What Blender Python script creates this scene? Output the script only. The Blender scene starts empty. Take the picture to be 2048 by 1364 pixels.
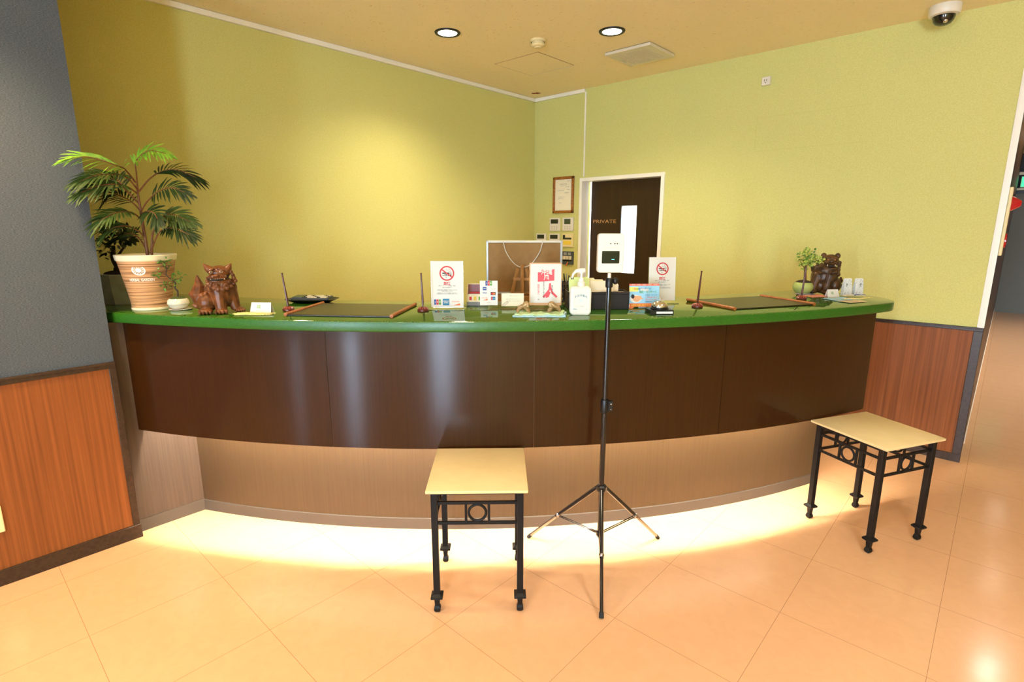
import bpy, bmesh, math, random
from mathutils import Vector, Matrix, noise
PI = math.pi
C = bpy.context.scene.collection
sc = bpy.context.scene
rad = math.radians

# ------------------------------------------------------------------ camera
YAW = rad(42.365); PITCH = rad(11.908)
cd = bpy.data.cameras.new('camera'); cam = bpy.data.objects.new('camera', cd); C.objects.link(cam)
cd.sensor_width = 36; cd.sensor_fit = 'HORIZONTAL'; cd.lens = 1075.13 / 2048 * 36
cd.clip_start = .05; cd.clip_end = 100
cam.location = (0, 0, 1.53); cam.rotation_euler = (PI / 2 - PITCH, 0, YAW)
sc.camera = cam
# ------------------------------------------------------------------ view, world
vs = sc.view_settings
vs.view_transform = 'Standard'; vs.look = 'None'; vs.gamma = 1; vs.exposure = 1.43; vs.use_curve_mapping = False
w = bpy.data.worlds.new('world'); sc.world = w; w.use_nodes = True
w.node_tree.nodes['Background'].inputs[0].default_value = (.58, .77, 1, 1)
w.node_tree.nodes['Background'].inputs[1].default_value = 30.0
# daylight comes through the glazing in the wall behind the camera: portals only guide the sampling
ZC = 2.8075; YB = 4.48; XG = -3.768; XB = -3.053
YS = -5.0; XE = 4.2; YF = 13.4
WINS = [(-1.8, -1.65), (-.42, 0.0), (2.4, 3.3)]
for x0, x1 in WINS:
    ld = bpy.data.lights.new('window_portal', 'AREA'); ld.shape = 'RECTANGLE'; ld.size = x1 - x0; ld.size_y = 2.2
    ld.cycles.is_portal = True
    lo = bpy.data.objects.new('window_portal', ld); C.objects.link(lo)
    lo.location = ((x0 + x1) / 2, YS - .06, 1.2); lo.rotation_euler = (-PI / 2, 0, PI)
    lo.rotation_euler = (PI / 2, 0, 0)
WARM = (1, .85, .64); NEUT = (1, .96, .88)
DL_POWER = 46.0
STRIP = 170.0

# ------------------------------------------------------------------ materials
def lin(c):
    r = []
    for v in c[:3]:
        v /= 255.0
        r.append(v / 12.92 if v <= .04045 else ((v + .055) / 1.055) ** 2.4)
    return (*r, 1)
MT = {}
def mat(name, col, rough=.5, metal=0, spec=.5, emit=None, es=0, trans=0, ior=1.45, coat=0, alpha=1,
        var=None, vscale=(8, 8, 8), vdetail=4, vrange=(.35, .65), bump=0, bscale=200, bstretch=(1, 1, 1), coatr=.05):
    if name in MT: return MT[name]
    m = bpy.data.materials.new(name); m.use_nodes = True; nt = m.node_tree; b = nt.nodes['Principled BSDF']
    b.inputs['Base Color'].default_value = lin(col); b.inputs['Roughness'].default_value = rough
    b.inputs['Metallic'].default_value = metal; b.inputs['Specular IOR Level'].default_value = spec
    b.inputs['Transmission Weight'].default_value = trans; b.inputs['IOR'].default_value = ior
    b.inputs['Coat Weight'].default_value = coat; b.inputs['Coat Roughness'].default_value = coatr
    if emit: b.inputs['Emission Color'].default_value = lin(emit); b.inputs['Emission Strength'].default_value = es
    if var or bump:
        tc = nt.nodes.new('ShaderNodeTexCoord')
    if var:
        mp = nt.nodes.new('ShaderNodeMapping'); mp.inputs['Scale'].default_value = vscale
        nz = nt.nodes.new('ShaderNodeTexNoise'); nz.inputs['Scale'].default_value = 1; nz.inputs['Detail'].default_value = vdetail
        rp = nt.nodes.new('ShaderNodeValToRGB'); rp.color_ramp.elements[0].position = vrange[0]; rp.color_ramp.elements[1].position = vrange[1]
        rp.color_ramp.elements[0].color = lin(var); rp.color_ramp.elements[1].color = lin(col)
        nt.links.new(tc.outputs['Object'], mp.inputs[0]); nt.links.new(mp.outputs[0], nz.inputs['Vector'])
        nt.links.new(nz.outputs['Fac'], rp.inputs[0]); nt.links.new(rp.outputs[0], b.inputs['Base Color'])
    if bump:
        mp2 = nt.nodes.new('ShaderNodeMapping'); mp2.inputs['Scale'].default_value = bstretch
        n2 = nt.nodes.new('ShaderNodeTexNoise'); n2.inputs['Scale'].default_value = bscale; n2.inputs['Detail'].default_value = 3
        bp = nt.nodes.new('ShaderNodeBump'); bp.inputs['Strength'].default_value = bump; bp.inputs['Distance'].default_value = .002
        nt.links.new(tc.outputs['Object'], mp2.inputs[0]); nt.links.new(mp2.outputs[0], n2.inputs['Vector'])
        nt.links.new(n2.outputs['Fac'], bp.inputs['Height']); nt.links.new(bp.outputs[0], b.inputs['Normal'])
    MT[name] = m; return m

m_green = mat('green_wallpaper', (210, 206, 132), .75, spec=.25, var=(200, 196, 120), vscale=(160, 160, 160), vdetail=2, bump=.25, bscale=420, bstretch=(1, 1, .6))
m_blue = mat('slate_fabric_wallpaper', (92, 99, 106), .85, spec=.2, var=(64, 70, 76), vscale=(150, 150, 700), vdetail=3, bump=.4, bscale=420, bstretch=(.8, .8, 3))
m_white = mat('white_gloss_paint', (240, 234, 220), .35)
m_office = mat('office_white_wall', (240, 242, 244), .8)
m_ceil = mat('beige_chip_ceiling_paper', (244, 228, 182), .8, spec=.2, var=(206, 178, 124), vscale=(26, 120, 26), vdetail=3, vrange=(.27, .36))
m_dark = mat('dark_stained_trim', (62, 44, 32), .35, var=(46, 32, 23), vscale=(60, 60, 60))
m_wain = mat('teak_laminate', (146, 84, 38), .5, spec=.3, var=(106, 56, 24), vscale=(85, 85, 1.3), vdetail=7, vrange=(.2, .72), bump=.1, bscale=120, bstretch=(1, 1, .06))
m_panel = mat('dark_walnut_gloss', (54, 28, 5), .4, spec=.12, var=(43, 20, 2), vscale=(170, 170, 3), vdetail=3, vrange=(.2, .8), coat=.45, coatr=.13)
m_kick = mat('brown_kick_laminate', (72, 55, 34), .45, var=(63, 46, 28), vscale=(170, 170, 3), vdetail=3, vrange=(.2, .8))
m_kickb = mat('grey_vinyl_base', (72, 66, 60), .4)
m_side = mat('taupe_brown_laminate', (74, 60, 50), .5, var=(66, 53, 44), vscale=(140, 140, 3))
m_seam = mat('panel_seam', (120, 84, 52), .5)
m_edge = mat('green_glazed_edge', (46, 100, 26), .3, spec=.5, var=(36, 84, 20), vscale=(60, 60, 260), vdetail=3, vrange=(.3, .7))
m_stone = mat('green_glazed_counter', (60, 108, 26), .05, spec=1, ior=1.6, var=(32, 74, 15), vscale=(260, 260, 260), vdetail=2, vrange=(.35, .6), coat=.2, coatr=.04)
m_black = mat('black_metal', (12, 12, 13), .4)
m_iron = mat('wrought_iron', (15, 14, 14), .5, spec=.3, bump=.3, bscale=200)
m_blackgloss = mat('black_gloss_tube', (14, 14, 16), .12, coat=.5)
m_seat = mat('cream_stone_seat', (228, 204, 150), .4, var=(224, 199, 144), vscale=(12, 12, 12), vdetail=4)
m_chrome = mat('chrome', (220, 220, 220), .12, metal=1)
m_steel = mat('steel_rod', (150, 150, 152), .25, metal=1)
m_rubber = mat('rubber', (26, 26, 26), .7)
m_paper = mat('white_paper', (226, 222, 214), .7)
m_cream = mat('cream_paper', (238, 226, 196), .7)
m_acr = mat('clear_acrylic', (245, 250, 240), .03, trans=1, ior=1.25)
m_ink = mat('black_ink', (40, 38, 38), .6)
m_red = mat('red_ink', (200, 52, 56), .6)
m_pink = mat('pink_red_ink', (228, 86, 96), .6)
m_blueink = mat('blue_ink', (30, 72, 150), .6)
m_teal = mat('teal_ink', (42, 122, 160), .6)
m_lblue = mat('light_blue_print', (150, 200, 226), .6)
m_greenink = mat('green_ink', (90, 160, 60), .6)
m_orange = mat('orange_ink', (226, 120, 60), .6)
m_yellow = mat('yellow_ink', (236, 206, 70), .6)
m_skin = mat('printed_skin', (222, 160, 116), .6)
m_greyp = mat('grey_ink', (150, 150, 150), .6)
m_whitep = mat('white_plastic', (226, 218, 202), .35)
m_bottle = mat('white_bottle_plastic', (230, 226, 212), .3)
m_blackp = mat('black_plastic', (16, 16, 17), .35)
m_screen = mat('black_screen', (8, 10, 10), .08)
m_led = mat('green_led', (60, 255, 170), .4, emit=(60, 255, 190), es=3)
m_lcd = mat('grey_green_display', (70, 78, 52), .3)
m_lcd2 = mat('dark_display', (44, 46, 28), .3)
m_gold = mat('gilt_wood_frame', (176, 110, 40), .35, var=(140, 78, 26), vscale=(60, 60, 60))
m_kraft = mat('brown_hardboard', (160, 122, 74), .8, var=(150, 112, 66), vscale=(20, 20, 20))
m_alu = mat('grey_frame', (190, 192, 196), .4, metal=.3)
m_pine = mat('pine_wood', (196, 144, 84), .6, var=(176, 122, 66), vscale=(60, 60, 8))
m_rod = mat('reddish_wood_rod', (176, 104, 46), .45, var=(150, 82, 34), vscale=(12, 80, 80))
m_matpad = mat('dark_leather_pad', (44, 34, 20), .32, bump=.15, bscale=300)
m_pen = mat('dark_lacquer', (86, 44, 32), .25)
m_penb = mat('red_lacquer', (104, 42, 34), .3)
m_penhole = mat('pale_red_cutout', (196, 110, 96), .4)
m_clay = mat('brown_glazed_clay', (114, 66, 32), .34, spec=.45, var=(64, 34, 16), vscale=(28, 28, 28), vdetail=5, vrange=(.32, .6), bump=.5, bscale=60)
m_clay2 = mat('dark_glazed_clay', (94, 62, 32), .38, spec=.4, var=(56, 34, 16), vscale=(30, 30, 30), vdetail=5, vrange=(.36, .62), bump=.6, bscale=60)
m_eye = mat('pale_glaze', (206, 168, 130), .3)
m_mouth = mat('dark_mouth', (24, 14, 8), .5)
m_leafd = mat('dark_palm_leaf', (34, 56, 18), .5, spec=.25, var=(22, 38, 11), vscale=(30, 30, 30))
m_leafl = mat('bright_palm_leaf', (122, 164, 42), .5, spec=.25, var=(84, 132, 30), vscale=(30, 30, 30))
m_leafm = mat('mid_palm_leaf', (64, 84, 30), .5, spec=.25, var=(42, 60, 20), vscale=(30, 30, 30))
m_stem = mat('brown_stem', (120, 76, 40), .6, var=(96, 56, 30), vscale=(60, 60, 60))
m_bark = mat('dark_bark', (62, 46, 34), .8, bump=.5, bscale=90)
m_moss = mat('moss', (62, 72, 26), .9, bump=.6, bscale=200)
m_soil = mat('soil', (56, 40, 28), .95, bump=.6, bscale=200)
m_pot = mat('striated_clay_pot', (214, 162, 110), .6, var=(128, 82, 46), vscale=(2.5, 2.5, 230), vdetail=6, vrange=(.36, .58), bump=.5, bscale=60, bstretch=(.1, .1, 3))
m_potrim = mat('cream_pot_rim', (240, 226, 188), .4)
m_emb = mat('white_embossed_print', (244, 238, 224), .5)
m_cement = mat('grey_cement', (204, 204, 190), .7, var=(186, 186, 170), vscale=(20, 20, 20))
m_cel = mat('celadon_glaze', (170, 182, 106), .12, coat=.5)
m_creamcer = mat('cream_ceramic', (214, 204, 184), .15, coat=.4)
m_bleaf = mat('bonsai_leaf', (92, 130, 44), .5, var=(64, 104, 30), vscale=(60, 60, 60))
m_yleaf = mat('yellow_green_leaf', (196, 208, 92), .5, var=(96, 136, 50), vscale=(90, 90, 90), vrange=(.4, .55))
m_dleaf = mat('dark_round_leaf', (34, 50, 20), .4)
m_straw = mat('straw_fibre', (222, 206, 130), .7)
m_towel = mat('pale_green_cloth', (186, 214, 160), .8)
m_towelb = mat('pale_blue_cloth', (170, 204, 214), .8)
m_fig = mat('sand_ceramic', (176, 142, 96), .5, var=(140, 106, 66), vscale=(120, 120, 120))
m_fig2 = mat('pale_curl_glaze', (226, 204, 160), .5)
m_box = mat('charcoal_leatherette', (38, 33, 32), .5, spec=.3, bump=.2, bscale=300)
m_boxtop = mat('brown_box_inside', (110, 84, 58), .6)
m_mauve = mat('mauve_lining', (150, 110, 122), .6)
m_card2 = mat('manila_card', (232, 218, 168), .7)
m_cardg = mat('pale_green_card', (214, 228, 150), .7)
m_mesh = mat('dark_mesh_metal', (64, 48, 34), .5)
m_doorl = mat('dark_door_laminate', (54, 32, 12), .35, var=(46, 26, 9), vscale=(60, 60, 2))
m_doorg = mat('grey_door', (120, 126, 124), .5)
m_redlamp = mat('red_lamp_plastic', (190, 20, 30), .2, coat=.5)
m_exit = mat('exit_sign_green', (60, 220, 150), .4, emit=(70, 230, 160), es=.5)
m_outlet = mat('ivory_plastic', (232, 214, 160), .45)
m_lens = mat('lit_lamp_lens', (255, 250, 235), .4, emit=(255, 240, 215), es=14)
m_tube = mat('lit_strip_tube', (255, 250, 235), .4, emit=(255, 240, 214), es=STRIP)
m_offl = mat('lit_office_panel', (255, 255, 255), .4, emit=(236, 246, 255), es=9)
m_dome = mat('smoked_dome', (16, 16, 18), .05, coat=.8)
m_ventg = mat('vent_grille', (206, 196, 164), .6)
m_stain = mat('peeled_brown_patch', (140, 56, 28), .9)
m_desk = mat('pale_desk_laminate', (170, 140, 100), .6)
m_calcb = mat('calculator_grey', (70, 74, 78), .4)

def wpane():
    m = bpy.data.materials.new('frosted_pane'); m.use_nodes = True; nt = m.node_tree; nt.nodes.clear()
    o = nt.nodes.new('ShaderNodeOutputMaterial'); mx = nt.nodes.new('ShaderNodeMixShader')
    a = nt.nodes.new('ShaderNodeBsdfTranslucent'); b = nt.nodes.new('ShaderNodeBsdfTransparent')
    a.inputs[0].default_value = (.9, .95, .97, 1); b.inputs[0].default_value = (.85, .93, .95, 1)
    mx.inputs[0].default_value = .5
    nt.links.new(a.outputs[0], mx.inputs[1]); nt.links.new(b.outputs[0], mx.inputs[2]); nt.links.new(mx.outputs[0], o.inputs[0])
    return m
m_frost = wpane()

def floor_mat():
    m = bpy.data.materials.new('peach_vinyl_tiles'); m.use_nodes = True; nt = m.node_tree; b = nt.nodes['Principled BSDF']
    tc = nt.nodes.new('ShaderNodeTexCoord'); sp = nt.nodes.new('ShaderNodeSeparateXYZ'); nt.links.new(tc.outputs['Object'], sp.inputs[0])
    def edge(out, off, pitch):
        a = nt.nodes.new('ShaderNodeMath'); a.operation = 'ADD'; a.inputs[1].default_value = off; nt.links.new(out, a.inputs[0])
        p = nt.nodes.new('ShaderNodeMath'); p.operation = 'PINGPONG'; p.inputs[1].default_value = pitch / 2; nt.links.new(a.outputs[0], p.inputs[0])
        l = nt.nodes.new('ShaderNodeMath'); l.operation = 'LESS_THAN'; l.inputs[1].default_value = .0009; nt.links.new(p.outputs[0], l.inputs[0])
        return l
    ex = edge(sp.outputs['X'], .005 + 478, .478); ey = edge(sp.outputs['Y'], -.225 + 480, .480)
    mxm = nt.nodes.new('ShaderNodeMath'); mxm.operation = 'MAXIMUM'; nt.links.new(ex.outputs[0], mxm.inputs[0]); nt.links.new(ey.outputs[0], mxm.inputs[1])
    nz = nt.nodes.new('ShaderNodeTexNoise'); nz.inputs['Scale'].default_value = 14; nz.inputs['Detail'].default_value = 8; nz.inputs['Distortion'].default_value = 1.2
    nt.links.new(tc.outputs['Object'], nz.inputs['Vector'])
    rp = nt.nodes.new('ShaderNodeValToRGB'); rp.color_ramp.elements[0].position = .35; rp.color_ramp.elements[1].position = .62
    rp.color_ramp.elements[0].color = lin((212, 166, 124)); rp.color_ramp.elements[1].color = lin((215, 169, 127))
    nt.links.new(nz.outputs['Fac'], rp.inputs[0])
    mx = nt.nodes.new('ShaderNodeMixRGB'); mx.inputs[2].default_value = lin((160, 118, 84)); nt.links.new(mxm.outputs[0], mx.inputs[0]); nt.links.new(rp.outputs[0], mx.inputs[1])
    nt.links.new(mx.outputs[0], b.inputs['Base Color'])
    b.inputs['Roughness'].default_value = .16; b.inputs['Specular IOR Level'].default_value = .5
    n2 = nt.nodes.new('ShaderNodeTexNoise'); n2.inputs['Scale'].default_value = 3.5; nt.links.new(tc.outputs['Object'], n2.inputs['Vector'])
    bp = nt.nodes.new('ShaderNodeBump'); bp.inputs['Strength'].default_value = .05; bp.inputs['Distance'].default_value = .01
    nt.links.new(n2.outputs['Fac'], bp.inputs['Height']); nt.links.new(bp.outputs[0], b.inputs['Normal'])
    return m
m_floor = floor_mat()

# ------------------------------------------------------------------ mesh helpers
def T(x=0, y=0, z=0): return Matrix.Translation((x, y, z))
def RX(a): return Matrix.Rotation(a, 4, 'X')
def RY(a): return Matrix.Rotation(a, 4, 'Y')
def RZ(a): return Matrix.Rotation(a, 4, 'Z')
TXT = {}
def text_geo(s, kw=''):
    if (s, kw) in TXT: return TXT[(s, kw)]
    cu = bpy.data.curves.new('t', 'FONT'); cu.body = s; cu.size = 1; cu.align_x = 'CENTER'; cu.align_y = 'CENTER'; cu.resolution_u = 2
    if 'b' in kw: cu.offset = .018
    if 'v' in kw: cu.space_line = .92
    ob = bpy.data.objects.new('t', cu); C.objects.link(ob)
    dg = bpy.context.evaluated_depsgraph_get(); me = bpy.data.meshes.new_from_object(ob.evaluated_get(dg))
    vv = [v.co.copy() for v in me.vertices]; ff = [tuple(p.vertices) for p in me.polygons]
    bpy.data.objects.remove(ob); bpy.data.curves.remove(cu); bpy.data.meshes.remove(me)
    TXT[(s, kw)] = (vv, ff); return vv, ff

class MB:
    def __init__(s): s.v = []; s.f = []; s.mi = []; s.m = []
    def add(s, vs_, fs, m, M=None):
        if m not in s.m: s.m.append(m)
        k = s.m.index(m); o = len(s.v)
        for v in vs_:
            v = Vector(v); s.v.append(M @ v if M is not None else v)
        for f in fs: s.f.append([i + o for i in f]); s.mi.append(k)
        return s
    def box(s, c, d, m, M=None):
        x, y, z = c; a, b, e = d[0] / 2, d[1] / 2, d[2] / 2
        vs_ = [(x + i * a, y + j * b, z + k * e) for k in (-1, 1) for j in (-1, 1) for i in (-1, 1)]
        return s.add(vs_, [(0, 2, 3, 1), (4, 5, 7, 6), (0, 1, 5, 4), (2, 6, 7, 3), (0, 4, 6, 2), (1, 3, 7, 5)], m, M)
    def bb(s, x0, x1, y0, y1, z0, z1, m, M=None):
        return s.box(((x0 + x1) / 2, (y0 + y1) / 2, (z0 + z1) / 2), (x1 - x0, y1 - y0, z1 - z0), m, M)
    def lathe(s, prof, m, M=None, n=32):
        vs_ = []; fs = []; rings = []
        for r, z in prof:
            if r < 1e-6: rings.append([len(vs_)]); vs_.append((0, 0, z))
            else:
                rings.append([len(vs_) + i for i in range(n)])
                vs_ += [(r * math.cos(2 * PI * i / n), r * math.sin(2 * PI * i / n), z) for i in range(n)]
        for a, b in zip(rings, rings[1:]):
            for i in range(n):
                j = (i + 1) % n
                if len(a) == 1 and len(b) == 1: continue
                if len(a) == 1: fs.append((a[0], b[j], b[i]))
                elif len(b) == 1: fs.append((a[i], a[j], b[0]))
                else: fs.append((a[i], a[j], b[j], b[i]))
        return s.add(vs_, fs, m, M)
    def tube(s, pts, r, m, M=None, n=8):
        pts = [Vector(p) for p in pts]; N = len(pts); rs = r if isinstance(r, (list, tuple)) else [r] * N
        vs_ = []; fs = []; up = None
        for i, p in enumerate(pts):
            t = (pts[min(i + 1, N - 1)] - pts[max(i - 1, 0)]).normalized()
            if up is None:
                up = Vector((0, 0, 1)) if abs(t.z) < .9 else Vector((1, 0, 0))
            a = (up - t * up.dot(t)).normalized(); up = a; b = t.cross(a)
            vs_ += [p + (a * math.cos(2 * PI * k / n) + b * math.sin(2 * PI * k / n)) * rs[i] for k in range(n)]
        for i in range(N - 1):
            for k in range(n):
                j = (k + 1) % n; fs.append((i * n + k, i * n + j, (i + 1) * n + j, (i + 1) * n + k))
        fs.append(tuple(range(n - 1, -1, -1))); fs.append(tuple((N - 1) * n + k for k in range(n)))
        return s.add(vs_, fs, m, M)
    def prism(s, poly, z0, z1, m, M=None):
        n = len(poly); vs_ = [(x, y, z0) for x, y in poly] + [(x, y, z1) for x, y in poly]
        fs = [tuple(range(n - 1, -1, -1)), tuple(range(n, 2 * n))] + [(i, (i + 1) % n, n + (i + 1) % n, n + i) for i in range(n)]
        return s.add(vs_, fs, m, M)
    def poly(s, pts, m, M=None): return s.add([(p[0], p[1], 0) if len(p) == 2 else p for p in pts], [tuple(range(len(pts)))], m, M)
    def ell(s, c, r, m, M=None, n=18, R=None):
        r = (r, r, r) if not isinstance(r, (tuple, list)) else r
        vs_ = []; fs = []; k = n // 2
        for i in range(1, k):
            th = PI * i / k
            for j in range(n):
                ph = 2 * PI * j / n; vs_.append(Vector((r[0] * math.sin(th) * math.cos(ph), r[1] * math.sin(th) * math.sin(ph), r[2] * math.cos(th))))
        t = len(vs_); vs_ += [Vector((0, 0, r[2])), Vector((0, 0, -r[2]))]
        for i in range(k - 2):
            for j in range(n):
                q = (j + 1) % n; fs.append((i * n + j, (i + 1) * n + j, (i + 1) * n + q, i * n + q))
        for j in range(n):
            q = (j + 1) % n; fs.append((t, j, q)); fs.append((t + 1, (k - 2) * n + q, (k - 2) * n + j))
        if R is not None: vs_ = [R @ v for v in vs_]
        return s.add([v + Vector(c) for v in vs_], fs, m, M)
    def text(s, t, size, m, M, kw='', width=None, fn=None):
        # text lies in local XY plane of M, facing +Z; M maps it to the surface
        vv, ff = text_geo(t, kw); sx = size
        if width:
            xs = [v.x for v in vv]; sx = width / (max(xs) - min(xs))
        vs_ = [Vector((v.x * sx, v.y * size, 0)) for v in vv]
        if fn: vs_ = [fn(v) for v in vs_]
        return s.add(vs_, ff, m, M)
    def build(s, name, parent=None, loc=None, rz=0, bevel=0, smooth=True, ang=35, seg=2, mods=None):
        me = bpy.data.meshes.new(name); me.from_pydata([tuple(v) for v in s.v], [], s.f)
        for m in s.m: me.materials.append(m)
        me.polygons.foreach_set('material_index', s.mi)
        me.validate(); me.update()
        if smooth:
            me.shade_smooth(); me.set_sharp_from_angle(angle=rad(ang))
        o = bpy.data.objects.new(name, me); C.objects.link(o)
        if parent: o.parent = parent
        if loc: o.location = loc
        if rz: o.rotation_euler = (0, 0, rz)
        if bevel:
            b = o.modifiers.new('Bevel', 'BEVEL'); b.width = bevel; b.segments = seg; b.limit_method = 'ANGLE'; b.angle_limit = rad(40)
        return o
def tag(o, label=None, cat=None, group=None, kind=None):
    if label: o['label'] = label
    if cat: o['category'] = cat
    if group: o['group'] = group
    if kind: o['kind'] = kind
    return o
def thing(name, label, cat, loc=(0, 0, 0), rz=0, group=None):
    o = bpy.data.objects.new(name, None); C.objects.link(o); o.empty_display_size = .05
    o.location = loc; o.rotation_euler = (0, 0, rz); return tag(o, label, cat, group)
def dup(root, loc, rz, label=None, group=None):
    r = root.copy(); C.objects.link(r); r.location = loc; r.rotation_euler = (0, 0, rz)
    if label: r['label'] = label
    if group: r['group'] = group
    for ch in list(root.children):
        c = ch.copy(); C.objects.link(c); c.parent = r
        for g in list(ch.children):
            d = g.copy(); C.objects.link(d); d.parent = c
    return r
def struct(mb, name, **k):
    o = mb.build(name, **k); o['kind'] = 'structure'; return o
FR = RX(PI / 2)       # maps a text plane to a vertical face looking toward local -Y

# ------------------------------------------------------------------ the setting
struct(MB().bb(-6.2, XE, YS, YF + .1, -.12, 0, m_floor), 'floor')
ce = MB().bb(-6.2, XE + .1, YS - .1, YF + .1, ZC, ZC + .12, m_ceil)
ceil_o = struct(ce, 'ceiling')
# left: slate wall block, then the green wall behind the counter
mb = MB(); mb.bb(XG - .12, XB, YS, .554, 0, ZC, m_blue)
struct(mb, 'wall_left')
mb = MB(); mb.bb(XG - .12, XG, .554, YB, 0, ZC, m_green)
struct(mb, 'wall_green')
# slate wall wainscot
struct(MB().bb(XB, XB + .006, YS, .53, .07, .884, m_wain), 'wainscot_left')
mb = MB(); mb.bb(XB, XB + .012, YS, .557, .882, .912, m_dark); mb.bb(XB + .008, XB + .016, YS, .556, .902, .912, m_dark)
mb.bb(XB, XB + .012, .528, .557, .0, .882, m_dark)
struct(mb, 'trim_1', bevel=.002)
struct(MB().bb(XB, XB + .016, YS, .560, 0, .072, m_dark), 'baseboard_left', bevel=.002)
# back wall with the door opening
DX0, DX1, DZ = -3.157, -2.318, 1.972
mb = MB()
mb.bb(XG - .12, DX0, YB, YB + .14, 0, ZC, m_green); mb.bb(DX1, -.05, YB, YB + .14, 0, ZC, m_green); mb.bb(DX0, DX1, YB, YB + .14, DZ, ZC, m_green)
wb = struct(mb, 'wall_back')
struct(MB().bb(-1.6, -.09, YB - .006, YB, .055, .886, m_wain).bb(DX1 + .03, -1.6, YB - .006, YB, .055, .886, m_wain), 'wainscot_back')
mb = MB(); mb.bb(DX1 + .03, -.048, YB - .012, YB, .884, .909, m_dark); mb.bb(DX1 + .03, -.046, YB - .016, YB - .008, .9, .909, m_dark); mb.bb(-.094, -.047, YB - .012, YB, 0, .884, m_dark)
struct(mb, 'trim_2', bevel=.002)
struct(MB().bb(DX1 + .03, -.046, YB - .016, YB, 0, .055, m_dark), 'baseboard_back', bevel=.002)
struct(MB().bb(-.082, -.047, YB - .005, YB, .909, ZC, m_white).bb(-.075, -.056, YB - .009, YB - .004, .909, ZC, m_white), 'trim_3')
# mouldings under the ceiling, vertical seam strip
mb = MB(); mb.bb(XG, XG + .022, .56, YB, ZC - .034, ZC - .002, m_white); mb.bb(XG, -3.146, YB - .022, YB, ZC - .034, ZC - .002, m_white)
struct(mb, 'trim_4', bevel=.002)
struct(MB().bb(-3.148, -3.134, YB - .008, YB, 2.012, ZC - .03, m_white), 'trim_5')
# faint patched rectangle in the wallpaper
m_seamw = mat('wallpaper_seam', (198, 193, 118), .8)
mb = MB()
for a, b in (((-1.557, 2.362), (-.815, 2.345)), ((-1.557, 2.104), (-.81, 2.12)), ((-1.557, 2.104), (-1.557, 2.362)), ((-.812, 2.12), (-.815, 2.345))):
    mb.bb(min(a[0], b[0]) - .0015, max(a[0], b[0]) + .0015, YB - .0006, YB, min(a[1], b[1]) - .0015, max(a[1], b[1]) + .0015 if a[0] == b[0] else min(a[1], b[1]) + .0015, m_seamw)
struct(mb, 'wallpaper_seam')
# door 1: frame, sliding leaf, frosted pane
mb = MB()
mb.bb(DX0 - .026, DX0 + .004, YB - .014, YB + .10, 0, DZ + .03, m_white); mb.bb(DX1 - .004, DX1 + .03, YB - .014, YB + .10, 0, DZ + .03, m_white)
mb.bb(DX0 + .004, DX1 - .004, YB - .014, YB + .10, DZ - .004, DZ + .03, m_white)
struct(mb, 'door_frame', bevel=.002)
d1 = bpy.data.objects.new('door_1', None); C.objects.link(d1); d1.location = (0, 0, 0); d1['kind'] = 'structure'
y0, y1 = 4.595, 4.63; wx0, wx1, wz0, wz1 = -2.785, -2.615, 1.10, 1.733
mb = MB(); LX0, LX1 = -3.125, -2.285
mb.bb(LX0, wx0, y0, y1, .01, 2.02, m_doorl); mb.bb(wx1, LX1, y0, y1, .01, 2.02, m_doorl)
mb.bb(wx0, wx1, y0, y1, wz1, 2.02, m_doorl); mb.bb(wx0, wx1, y0, y1, .01, wz0, m_doorl)
mb.text('PRIVATE', .046, mat('bronze_letters', (196, 146, 92), .4), T(-2.966, y0 - .001, 1.588) @ FR, width=.262)
mb.build('door_leaf', d1)
MB().bb(wx0, wx1, y0 + .012, y0 + .018, wz0, wz1, m_frost).build('glass_pane', d1)
# office behind the door
OX0, OX1, OY0, OY1, OZ = -4.4, -1.6, YB + .14, 7.2, 2.6
mb = MB()
mb.bb(OX0 - .05, OX0, OY0, OY1, 0, OZ, m_office); mb.bb(OX1, OX1 + .05, OY0, OY1, 0, OZ, m_office); mb.bb(OX0 - .05, OX1 + .05, OY1, OY1 + .05, 0, OZ, m_office)
mb.bb(OX0 - .05, OX1 + .05, OY0, OY1 + .05, OZ, OZ + .05, m_office)
struct(mb, 'wall_office')
for px in (-3.6, -2.7):
    t = thing('ceiling_panel_lamp', 'lit white ceiling panel in the office behind the private door', 'ceiling light', (px, 5.6, OZ), 0, 'office ceiling panels')
    MB().bb(-.32, .32, -.62, .62, -.02, 0, m_whitep).build('housing', t)
    MB().bb(-.3, .3, -.6, .6, -.026, -.02, m_offl).build('diffuser', t)
# corridor: dark side wall, far end, outer walls, glazed wall behind the camera
mb = MB(); mb.bb(-.17, -.048, YB + .14, YF, 0, ZC, m_doorl); mb.bb(-.048, -.043, 4.9, YF, 0, .06, m_white)
struct(mb, 'wall_corridor')
mb = MB(); mb.bb(-.17, XE, YF, YF + .1, 0, ZC, m_blue)
struct(mb, 'wall_far')
mb = MB(); mb.bb(-.047, 1.6, YF - .04, YF, .0, 2.12, m_doorg)
struct(mb, 'door_2')
mb = MB(); mb.bb(-.047, 1.7, YF - .06, YF, 2.12, 2.18, m_blackp); mb.bb(-.047, 1.7, YF - .07, YF, 2.18, 2.215, m_white); mb.bb(-.047, 1.7, YF - .07, YF, 2.44, 2.49, m_white)
struct(mb, 'trim_6')
mb = MB(); mb.bb(.0, .36, YF - .12, YF - .07, 2.235, 2.40, m_exit); mb.bb(-.01, .37, YF - .10, YF - .065, 2.225, 2.41, m_whitep)
tag(mb.build('exit_sign'), 'small green lit exit sign at the far end of the corridor', 'sign')
struct(MB().bb(XE, XE + .1, YS, YF, 0, ZC, m_green), 'wall_right')
mb = MB(); xs = [XB]
prev = -6.2
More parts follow.
